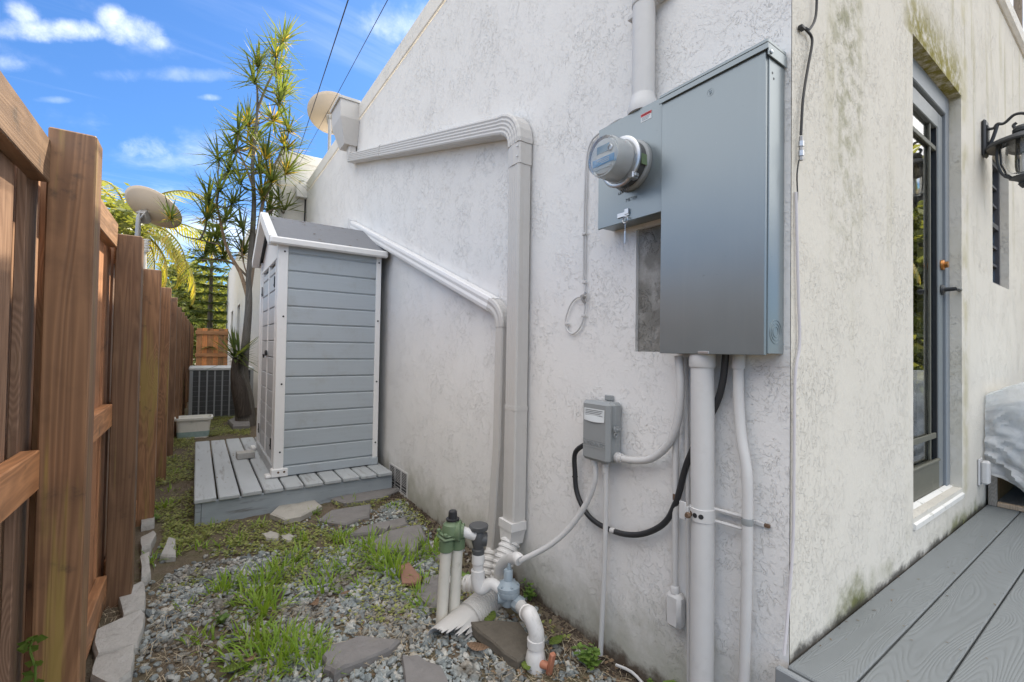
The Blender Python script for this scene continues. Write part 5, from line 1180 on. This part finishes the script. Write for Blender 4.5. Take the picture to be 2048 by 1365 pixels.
bush('leafy_tree', 'yellow green shrubby tree between the palm and the pine', PY(350, 655, 26), (1.7, 1.5, 1.9), 3600, .15, 32)
bush('leafy_tree', 'low leafy tree showing just over the first fence bay', PY(208, 452, 10.5), (.8, .8, .8), 1400, .09, 33)
bush('leafy_tree', 'broad tree crown filling the far end behind the cross fence', PY(440, 690, 30), (3.0, 2, 1.5), 5200, .18, 34)
# Norfolk pine
pt = PY(424, 500, 18.6); np_ = thing('norfolk_pine', (pt.x, pt.y, 0), 'Norfolk Island pine with tiers of drooping branches beyond the cross fence', 'tree')
part('trunk', MB().tube([(pt.x, pt.y, 0), (pt.x, pt.y, pt.z+1.0)], [.12, .015], 8), 'bark', np_)
random.seed(40)
z = 1.0; k = 0
while z < pt.z+.9:
    m = MB(); f = 1-(z-.8)/(pt.z+.5); L = .3+1.35*max(f, 0)
    for b_ in range(6):
        a = b_*math.pi/3+k*.5+random.uniform(-.2, .2); P = [Vector((pt.x, pt.y, z))+Vector((math.cos(a)*L*s, math.sin(a)*L*s, L*(.10*s-.30*s*s+.22*s**3))) for s in (0, .2, .4, .6, .8, 1)]
        m.tube(P, [.02, .018, .015, .012, .01, .006], 4)
        for i in range(int(L*46)):
            s = .12+.88*random.random(); j = min(4, int(s*5)); q = P[j].lerp(P[j+1], s*5-j)
            for sd_ in (-1, 1):
                d = Vector((math.cos(a)*.6-math.sin(a)*sd_, math.sin(a)*.6+math.cos(a)*sd_, random.uniform(-.35, .25))); blade(m, q, d, random.uniform(.18, .34)*(.6+.5*f), .05, .35, 2)
    part('branch_tier', m, 'pine_needles', np_); z += .30; k += 1
# garden beyond the deck, seen mirrored in the door glass
bush('garden_tree', 'dense green garden tree beyond the deck, mirrored in the door', (12.5, -1.9, 2.5), (2.2, 1.9, 3.2), 9000, .17, 51)
bush('garden_tree', 'lighter garden tree farther out beyond the deck, mirrored in the door', (17.5, -2.6, 3.0), (2.8, 2.4, 3.2), 5000, .18, 52)
palm((10.2, -2.1, 0), (10.2, -2.1, 3.4), 'garden palm beyond the deck, mirrored in the door glass', 53, 12, .8)

# ------------------------------------------------------------------ stones on the ground
def gpoly(P, z=.05): return [(q.x, q.y) for q in (G(u, v, z) for u, v in P)]
def refine(poly, n=2, j=.006):
    out = []
    for i in range(len(poly)):
        a = poly[i]; b = poly[(i+1) % len(poly)]
        for k in range(n): t = k/n; out.append((a[0]+(b[0]-a[0])*t+random.uniform(-j, j), a[1]+(b[1]-a[1])*t+random.uniform(-j, j)))
    return out
random.seed(60); keep = []
def ccw(P): return P if sum(P[i][0]*P[(i+1) % len(P)][1]-P[(i+1) % len(P)][0]*P[i][1] for i in range(len(P))) > 0 else P[::-1]
def slab(px_, label, mat='flagstone', name='flagstone', cat='flagstone', th=.045, lift=.03, tilt=(0, 0), group='flagstones in the gravel'):
    P = ccw(refine(gpoly(px_))); cx_ = sum(p[0] for p in P)/len(P); cy_ = sum(p[1] for p in P)/len(P); g = gz(cx_, cy_); keep.append(P)
    L = [(a-cx_, b-cy_) for a, b in P]; M = Matrix.Translation((cx_, cy_, g+lift)) @ Matrix.Rotation(tilt[0], 4, 'X') @ Matrix.Rotation(tilt[1], 4, 'Y')
    return solo(name, MB().prism(L, -th, 0, M, .004), mat, label, cat, group, org=(cx_, cy_, g))
slab([(540, 1045), (572, 1016), (625, 1012), (645, 1028), (602, 1050), (568, 1057)], 'pale dirty slab just in front of the shed platform', 'flagstone_pale', lift=.045)
slab([(633, 1054), (662, 1034), (742, 1021), (740, 1046), (690, 1064)], 'dark flat flagstone right of the pale slab')
slab([(660, 1014), (700, 1000), (755, 992), (808, 990), (765, 1010), (690, 1022)], 'long thin dark flagstone below the vent grille')
slab([(690, 1086), (722, 1068), (812, 1046), (815, 1062), (762, 1078)], 'narrow grey flagstone between the dark one and the big tan one')
slab([(735, 1108), (770, 1080), (842, 1062), (852, 1092), (830, 1118), (772, 1122)], 'big tan grey flagstone beside the wall behind tall grass', lift=.04)
slab([(714, 992), (742, 984), (768, 988), (742, 999)], 'small tan stone at the platform corner near the wall', 'flagstone_pale')
slab([(645, 1332), (660, 1310), (720, 1292), (802, 1300), (780, 1318), (702, 1350), (668, 1368), (650, 1356)], 'large dark grey flagstone in the gravel at the bottom centre', lift=.042)
slab([(800, 1330), (832, 1329), (886, 1350), (905, 1400), (812, 1400)], 'dark flagstone at the bottom edge below the torn pipe', lift=.036)
slab([(938, 1275), (962, 1267), (1042, 1268), (1064, 1300), (1062, 1330), (1035, 1347), (985, 1312)], 'soil covered brown flagstone between torn pipe and outlet pipe', 'flagstone_dirty', lift=.055, tilt=(.06, .05))
slab([(832, 1205), (848, 1172), (880, 1162), (905, 1180), (900, 1225), (860, 1232)], 'grey flagstone half hidden behind the twin white pipes', lift=.03)
slab([(866, 1130), (900, 1114), (918, 1122), (900, 1140)], 'small grey flagstone behind the green valve')
slab([(524, 1080), (540, 1074), (558, 1078), (556, 1089), (532, 1089)], 'small pale flat stone left of its pale neighbour on the bare soil', 'flagstone_pale', name='stone', cat='stone', group=None, lift=.025)
slab([(562, 1084), (580, 1079), (587, 1084), (582, 1094), (568, 1092)], 'smaller pale flat stone right of its pale neighbour on the bare soil', 'flagstone_pale', name='stone', cat='stone', group=None, lift=.025)
slab([(752, 1074), (768, 1068), (780, 1074), (772, 1082), (756, 1082)], 'small grey stone lying on the edge of the big tan flagstone', name='stone', cat='stone', group=None, lift=.06)
slab([(798, 1157), (815, 1150), (845, 1176), (832, 1188), (806, 1185)], 'broken terracotta shard in the grass by the twin pipes', 'terracotta', 'pot_shard', 'shard', .02, .045, (.1, -.1), None)
slab([(455, 858), (470, 850), (498, 852), (500, 866), (465, 868)], 'grey rock at the foot of the dracaena trunk', name='stone', cat='rock', group=None, lift=.09, th=.12)
edg = [([(178, 1378), (188, 1340), (272, 1310), (262, 1372), (230, 1400)], 'edging block nearest the camera beside the first fence post'), ([(186, 1292), (284, 1246), (293, 1254), (276, 1312), (190, 1338)], 'edging block second from the camera, with chipped corner'),
       ([(232, 1216), (284, 1188), (291, 1196), (286, 1240), (248, 1256)], 'edging block at the foot of the second fence post'), ([(279, 1136), (300, 1128), (299, 1172), (281, 1186)], 'tilted edging block just past the second fence post'),
       ([(279, 1096), (308, 1082), (311, 1091), (301, 1116), (281, 1123)], 'edging block standing proud before the third fence post'), ([(280, 1060), (308, 1052), (306, 1066), (283, 1072)], 'farthest edging block at the third fence post')]
for P, lb_ in edg: slab(P, lb_, 'concrete_edging', 'edging_block', 'edging block', .08, .05, (random.uniform(-.06, .06), random.uniform(-.04, .08)), 'concrete edging blocks along the fence')
slab([(322, 1130), (338, 1096), (352, 1100), (350, 1130)], 'loose grey brick lying in the ground cover near the edging', 'concrete_edging', 'brick', 'brick', .05, .045, (.05, .1), None)

# gravel, scattered by hand density map (real stones)
def inpoly(x, y, P):
    c = False; j = len(P)-1
    for i in range(len(P)):
        if (P[i][1] > y) != (P[j][1] > y) and x < (P[j][0]-P[i][0])*(y-P[i][1])/(P[j][1]-P[i][1])+P[i][0]: c = not c
        j = i
    return c
GP = gpoly([(330, 1160), (430, 1105), (520, 1090), (600, 1060), (690, 1050), (800, 1010), (860, 1070), (930, 1180), (1010, 1230), (1200, 1340), (1330, 1420), (1100, 1700), (300, 1700), (240, 1420), (300, 1240)])
SUBD = gpoly([(330, 1065), (500, 1055), (640, 1060), (700, 1100), (560, 1110), (430, 1130), (330, 1150)])
phi = (1+5**.5)/2
ico = np.array([(-1, phi, 0), (1, phi, 0), (-1, -phi, 0), (1, -phi, 0), (0, -1, phi), (0, 1, phi), (0, -1, -phi), (0, 1, -phi), (phi, 0, -1), (phi, 0, 1), (-phi, 0, -1), (-phi, 0, 1)])/math.sqrt(1+phi*phi)
icf = np.array([(0,11,5),(0,5,1),(0,1,7),(0,7,10),(0,10,11),(1,5,9),(5,11,4),(11,10,2),(10,7,6),(7,1,8),(3,9,4),(3,4,2),(3,2,6),(3,6,8),(3,8,9),(4,9,5),(2,4,11),(6,2,10),(8,6,7),(9,8,1)])
V, Fc, cnt = [], [], 0
random.seed(70)
xs_ = [p[0] for p in GP]; ysv = [p[1] for p in GP]; x0, x1, y0, y1 = min(xs_), min(1.49, max(xs_)), max(.6, min(ysv)), max(ysv)
tries = int((x1-x0)*(y1-y0)*4300)
for k in range(tries):
    x = random.uniform(x0, x1); y = random.uniform(y0, y1)
    inside = inpoly(x, y, GP)
    if not inside and random.random() > .06: continue
    if any(inpoly(x, y, P) for P in keep): continue
    if inpoly(x, y, SUBD) and random.random() > .12: continue
    cl_ = math.sin(3.1*x+1.7)*math.cos(2.6*y+.4)+.6*math.sin(7*x-5*y)
    if cl_ > .55 and random.random() < .72: continue
    s = random.choice((.006, .008, .010, .012, .014))*random.uniform(.8, 1.25)*(1.5 if random.random() < .06 else 1)
    M = np.array(Quaternion((random.gauss(0, .4)+1, random.gauss(0, .3), random.gauss(0, .3), random.gauss(0, 1))).normalized().to_matrix())
    sc = np.array([1, random.uniform(.55, .85), random.uniform(.35, .6)])*s*1.25
    P = (ico*(1+rng.uniform(-.22, .22, (12, 1)))*sc) @ M.T+np.array([x, y, gz(x, y)+s*.35+random.uniform(-.002, .006)])
    V.append(P); Fc.append(icf+12*cnt); cnt += 1
m = MB(); m.v = np.concatenate(V).tolist(); m.f = np.concatenate(Fc).tolist(); m.sm = [False]*len(m.f)
solo('gravel', m, 'gravel_stone', kind='stuff', org=(0, 0, 0))
# ---- grass clumps (stuff), placed where the photograph shows them
random.seed(80); m = MB()
def clump(u, v, n, L, spread):
    q = G(u, v, .03)
    for k in range(n):
        a = random.uniform(0, 6.28); r = spread*random.random()**.7; x, y = q.x+r*math.cos(a), q.y+r*math.sin(a); e = random.uniform(.55, 1.45)
        d = (math.cos(a+random.uniform(-1, 1))*math.cos(e), math.sin(a+random.uniform(-1, 1))*math.cos(e), math.sin(e)); blade(m, (x, y, gz(x, y)-.005), d, L*random.uniform(.5, 1.15), random.uniform(.007, .013), random.uniform(.3, 1.5), 4)
for u, v, n, L, s in ((760, 1135, 90, .15, .10), (790, 1160, 100, .15, .10), (740, 1110, 60, .13, .08), (820, 1130, 60, .12, .09), (680, 1090, 60, .10, .08), (700, 1120, 40, .1, .08), (590, 1130, 60, .11, .09), (560, 1160, 70, .12, .10), (520, 1190, 80, .13, .09), (530, 1235, 90, .12, .08), (500, 1220, 50, .1, .08), (660, 1170, 60, .09, .09), (640, 1195, 50, .08, .08), (700, 1150, 50, .09, .08), (455, 1185, 50, .09, .07), (445, 1200, 40, .09, .06), (510, 1290, 80, .10, .08), (560, 1310, 90, .11, .09), (600, 1330, 80, .11, .08), (540, 1345, 80, .1, .09), (490, 1330, 40, .09, .08), (620, 1300, 40, .09, .07), (640, 1350, 40, .1, .06), (830, 1215, 40, .09, .05), (845, 1235, 30, .08, .05), (620, 1160, 40, .08, .08), (860, 1110, 50, .13, .07), (880, 1130, 40, .12, .06), (650, 1060, 30, .08, .05), (625, 1042, 30, .08, .03), (350, 1120, 20, .1, .03), (470, 1085, 16, .09, .05), (400, 1290, 24, .06, .05), (300, 1140, 18, .10, .03), (720, 1195, 40, .07, .10), (850, 1185, 40, .1, .05), (360, 1080, 14, .06, .06), (430, 1070, 16, .07, .06), (520, 1062, 20, .07, .05), (580, 1078, 20, .07, .05), (400, 1110, 18, .07, .06), (340, 1000, 16, .07, .06), (350, 960, 18, .07, .08), (345, 930, 16, .06, .08), (330, 1030, 24, .08, .06), (450, 1105, 20, .07, .06), (610, 1095, 24, .08, .06), (480, 1100, 16, .06, .06), (700, 1020, 24, .07, .05), (790, 1030, 30, .08, .06), (440, 1300, 24, .06, .08), (370, 1230, 16, .06, .05)):
    clump(u, v, int(n*1.05), L*1.12, s*1.0)
solo('grass', m, 'grass_blade', kind='stuff', org=(0, 0, 0))
# low creeping ground cover
random.seed(81); m = MB()
CP = [gpoly(P) for P in ([(330, 1060), (480, 1050), (640, 1060), (700, 1090), (600, 1105), (420, 1130), (320, 1155)], [(320, 880), (390, 880), (388, 1045), (300, 1060), (290, 1000)], [(330, 1040), (420, 1060), (400, 1180), (310, 1200)], [(860, 1100), (950, 1180), (940, 1230), (860, 1240)], [(1000, 1220), (1080, 1260), (1200, 1330), (1100, 1250)], [(640, 1180), (860, 1180), (840, 1260), (640, 1260)], [(640, 1000), (800, 1010), (870, 1060), (840, 1100), (720, 1060)], [(370, 840), (500, 840), (500, 880), (380, 885)], [(560, 1100), (760, 1100), (760, 1180), (480, 1220)])]
DENS = [1500, 1700, 1300, 700, 800, 800, 1000, 1800, 800]
for P, dn in zip(CP, DENS):
    xs_ = [p[0] for p in P]; ysv = [p[1] for p in P]; ar = (max(xs_)-min(xs_))*(max(ysv)-min(ysv))
    for k in range(int(min(ar, 6)*dn*1.6)):
        x = random.uniform(min(xs_), max(xs_)); y = random.uniform(min(ysv), max(ysv))
        if not inpoly(x, y, P) or x > 1.49 or any(inpoly(x, y, K) for K in keep): continue
        if math.sin(5*x+2)*math.sin(4*y+1)+.5*math.sin(11*x-7*y)+random.uniform(-.5, .5) > .42: continue
        if y > 3.92 and x > 0 and y < 6.3: continue
        z = gz(x, y); nn = random.choice((2, 3, 3))
        for b_ in range(nn):
            a = random.uniform(0, 6.28); L = random.uniform(.010, .026); h = random.uniform(.004, .03); c = Vector((x, y, z+h)); d = Vector((math.cos(a), math.sin(a), random.uniform(-.1, .5))); s_ = Vector((-math.sin(a), math.cos(a), 0))
            m.add([c, c+d*L*.5+s_*L*.35, c+d*L, c+d*L*.5-s_*L*.35], [(0, 1, 2, 3)])
solo('ground_cover', m, 'cover_leaf', kind='stuff', org=(0, 0, 0))
# dry straw and twigs
random.seed(82); m = MB()
SP = [gpoly(P) for P in ([(430, 1240), (900, 1200), (900, 1330), (500, 1365)], [(270, 1180), (400, 1180), (420, 1365), (260, 1365)], [(920, 1220), (1230, 1300), (1330, 1400), (1000, 1400)], [(300, 1000), (560, 1050), (500, 1090), (320, 1080)], [(190, 1150), (250, 1150), (240, 1300), (180, 1300)])]
for P, cn in zip(SP, (1500, 500, 1100, 300, 240)):
    xs_ = [p[0] for p in P]; ysv = [p[1] for p in P]; k = 0
    while k < cn:
        x = random.uniform(min(xs_), max(xs_)); y = random.uniform(min(ysv), max(ysv)); k += 1
        if not inpoly(x, y, P) or x > 1.47: continue
        a = random.uniform(0, 6.28); L = random.uniform(.02, .09); h = gz(x, y)+random.uniform(.008, .028)
        blade(m, (x, y, h), (math.cos(a), math.sin(a), random.uniform(-.1, .25)), L, random.uniform(.0015, .004), random.uniform(0, .4), 3)
solo('dry_straw', m, 'dead_grass', kind='stuff', org=(0, 0, 0))
# crumbs of soil along the wall foot
random.seed(83); V, Fc, cnt = [], [], 0
for k in range(1500):
    y = random.uniform(.75, 4.0); x = 1.5-abs(random.gauss(0, .10)); s = random.uniform(.003, .011)
    P = (ico*(1+rng.uniform(-.3, .3, (12, 1)))*s)+np.array([x, y, gz(x, y)+s*.3]); V.append(P); Fc.append(icf+12*cnt); cnt += 1
m = MB(); m.v = np.concatenate(V).tolist(); m.f = np.concatenate(Fc).tolist(); m.sm = [False]*len(m.f); solo('soil_crumbs', m, 'soil_dark', kind='stuff', org=(0, 0, 0))
# leaf litter: small brown scraps in the gravel, along the wall foot and on the deck
random.seed(85); m = MB()
LP_ = [gpoly(P) for P in ([(270, 1180), (900, 1150), (1000, 1400), (260, 1400)], [(860, 1120), (1000, 1180), (1340, 1400), (1000, 1400)], [(560, 1000), (830, 1000), (880, 1100), (700, 1100)], [(300, 900), (390, 900), (390, 1060), (290, 1080)])]
for P, cn in zip(LP_, (420, 700, 260, 220)):
    xs_ = [p[0] for p in P]; ysv = [p[1] for p in P]
    for k in range(cn):
        x = random.uniform(min(xs_), min(1.47, max(xs_))); y = random.uniform(max(.7, min(ysv)), max(ysv))
        if not inpoly(x, y, P): continue
        a = random.uniform(0, 6.28); L = random.uniform(.008, .028); c = Vector((x, y, gz(x, y)+random.uniform(.008, .026))); d = Vector((math.cos(a), math.sin(a), random.uniform(-.3, .3))); s_ = Vector((-math.sin(a), math.cos(a), random.uniform(-.3, .3)))
        m.add([c, c+d*L*.5+s_*L*.3+Vector((0, 0, .004)), c+d*L, c+d*L*.5-s_*L*.3], [(0, 1, 2, 3)])
solo('leaf_litter', m, 'litter', kind='stuff', org=(0, 0, 0))
m = MB()
for k in range(90):
    x = random.uniform(1.5, 4.0); y = YR-random.random()**1.6*.6-.01; L = random.uniform(.002, .007); a = random.uniform(0, 6.28); c = Vector((x, y, DZ+.002)); d = Vector((math.cos(a), math.sin(a), .15)); s_ = Vector((-math.sin(a), math.cos(a), 0))
    m.add([c, c+d*L+s_*L*.4, c+d*L*2, c+d*L-s_*L*.4], [(0, 1, 2, 3)])
for k in range(46):      # scraps on the shed roof and platform
    if k < 26: x = random.uniform(SX0, SX1); y = random.uniform(SY0, SYM); z = ZE+.024+(ZR-ZE)*(y-SY0+OV)/(SYM-SY0+OV)
    else: x = random.uniform(.02, .5); y = random.uniform(3.95, 6.2); z = DT+.006
    L = random.uniform(.006, .018); a = random.uniform(0, 6.28); c = Vector((x, y, z+.003)); d = Vector((math.cos(a), math.sin(a), .55*math.sin(a) if k < 26 else .1)); s_ = Vector((-math.sin(a), math.cos(a), .55*math.cos(a) if k < 26 else 0))
    m.add([c, c+d*L+s_*L*.4, c+d*L*2, c+d*L-s_*L*.4], [(0, 1, 2, 3)])
solo('loose_debris', m, 'litter', kind='stuff', org=(0, 0, 0))
# weeds
def weed(u, v, label, n, h, L, X=None, mat='weed_leaf', name='weed', z=.03):
    q = G(u, v, z); q.z = gz(q.x, q.y); t = thing(name, q, label, 'weed'); st_m, lf = MB(), MB()
    for k in range(n):
        a = random.uniform(0, 6.28); r = random.uniform(0, .5)*h; tip = q+Vector((math.cos(a)*r, math.sin(a)*r, h*random.uniform(.4, 1)))
        if tip.x > 1.47: tip.x = 1.47
        st_m.tube([q, q.lerp(tip, .5)+Vector((0, 0, .01)), tip], .0015, 4)
        for b_ in range(3):
            a2 = random.uniform(0, 6.28); c = q.lerp(tip, random.uniform(.5, 1)); d = Vector((math.cos(a2), math.sin(a2), random.uniform(-.2, .4))); s_ = Vector((-math.sin(a2), math.cos(a2), .1)); l = L*random.uniform(.6, 1.2)
            lf.add([c, c+d*l*.45+s_*l*.36, c+d*l, c+d*l*.45-s_*l*.36], [(0, 1, 2, 3)])
    part('stem', st_m, mat, t); part('foliage', lf, mat, t)
random.seed(84)
weed(1175, 1345, 'low leafy weed at the foot of the slim ground conduit', 26, .10, .034); weed(1335, 1375, 'low weed at the wall left of the thin conduit', 18, .06, .03); weed(1444, 1385, 'dark green weed between the widest and the bent conduit', 12, .13, .06, z=.03)
weed(925, 1190, 'round leaved weed between the twin pipes and the drains', 14, .09, .045); weed(300, 1060, 'broad leaved weed among the edging blocks', 14, .07, .05); weed(440, 1265, 'small weed in the gravel left of the grass tufts', 10, .06, .03); weed(1060, 1215, 'bushy weed at the wall behind the solenoid valve', 16, .10, .025)
q = Vector((-.36, 1.78, .0)); t = thing('climbing_vine', q, 'green vine tendril growing through the fence beside the nearest post', 'vine'); st_m, lf = MB(), MB()
P = [PY(70, 1365, 1.74), PY(68, 1330, 1.74), PY(60, 1300, 1.73), PY(66, 1278, 1.72)]; st_m.tube([Vector((P[0].x, P[0].y, 0))]+P, .003, 5, 4)
for p in P+[PY(74, 1282, 1.73), PY(62, 1290, 1.73), PY(70, 1350, 1.74)]:
    for b_ in range(3):
        a2 = random.uniform(0, 6.28); d = Vector((math.cos(a2), math.sin(a2)*.4, random.uniform(-.4, .4))); s_ = Vector((0, 1, .3)).cross(d).normalized(); l = .03; lf.add([p, p+d*l*.45+s_*l*.4, p+d*l, p+d*l*.45-s_*l*.4], [(0, 1, 2, 3)])
part('stem', st_m, 'weed_leaf', t); part('foliage', lf, 'weed_leaf', t)
# fallen leaves and sticks
def leaf(u, v, L, a, mat, label, z=None, curl=.25, name='fallen_leaf'):
    q = G(u, v, .05); z = gz(q.x, q.y)+.03 if z is None else z; m = MB(); vs = []; n = 8
    d = Vector((math.cos(a), math.sin(a), 0)); s_ = Vector((-math.sin(a), math.cos(a), 0))
    for i in range(n+1):
        t = i/n; wv = L*.27*math.sin(math.pi*min(1, t*.96+.03))**.8; c = Vector((q.x, q.y, z))+d*(L*(t-.5))+Vector((0, 0, L*curl*(t-.5)**2))
        vs += [c-s_*wv+Vector((0, 0, wv*.15)), c, c+s_*wv+Vector((0, 0, wv*.15))]
    for i in range(n): m.add([vs[3*i], vs[3*i+1], vs[3*i+2], vs[3*i+3], vs[3*i+4], vs[3*i+5]], [(0, 1, 4, 3), (1, 2, 5, 4)], True)
    o = solo(name, m, mat, label, 'leaf'); so = o.modifiers.new('thickness', 'SOLIDIFY'); so.thickness = .0008
leaf(980, 1252, .10, .6, 'broad_leaf', 'big green fallen leaf under the torn drain pipe'); leaf(1112, 1295, .09, .2, 'broad_leaf', 'yellow green fallen leaf near the slim ground conduit'); leaf(1052, 1345, .07, 1.2, 'broad_leaf', 'green fallen leaf beside the outlet pipe')
leaf(955, 1312, .10, -.9, 'dry_leaf', 'brown curled leaf below the torn drain pipe', curl=.4); leaf(628, 1228, .07, .8, 'dry_leaf', 'brown curled leaf on the gravel in the middle of the yard', curl=1.2); leaf(465, 1352, .09, 0, 'broad_leaf', 'pale green leaf on the gravel at the bottom edge'); leaf(500, 1335, .05, .4, 'dry_leaf', 'tan leaf on the gravel near the bottom edge', curl=.9); leaf(690, 1205, .05, .2, 'dry_leaf', 'small tan leaf in the gravel between grass tufts')
leaf(1657, 1317, .045, 0, 'dry_leaf', 'shrivelled brown leaf lying on the deck near the corner', z=DZ+.004, curl=.6)
def stick(u0, v0, u1, v1, r, label, mat='twig', z=.06):
    A, B = G(u0, v0, z), G(u1, v1, z); solo('stick', MB().tube([A, A.lerp(B, .5)+Vector((.01, 0, .008)), B], r, 6, 3), mat, label, 'stick')
stick(1232, 1330, 1290, 1372, .006, 'grey stick lying at the wall foot left of the conduits', 'pipe_paint'); stick(240, 1198, 262, 1250, .004, 'curved reddish twig on the block by the second post', 'dry_leaf'); stick(820, 1275, 870, 1262, .003, 'thin pale stick in front of the twin pipes'); stick(380, 1185, 500, 1155, .003, 'long dry stalk on the gravel left of the grass', 'straw')
stick(960, 1258, 1075, 1290, .006, 'thin black drip hose on the soil behind the brown flagstone', 'wire_black', z=.045)
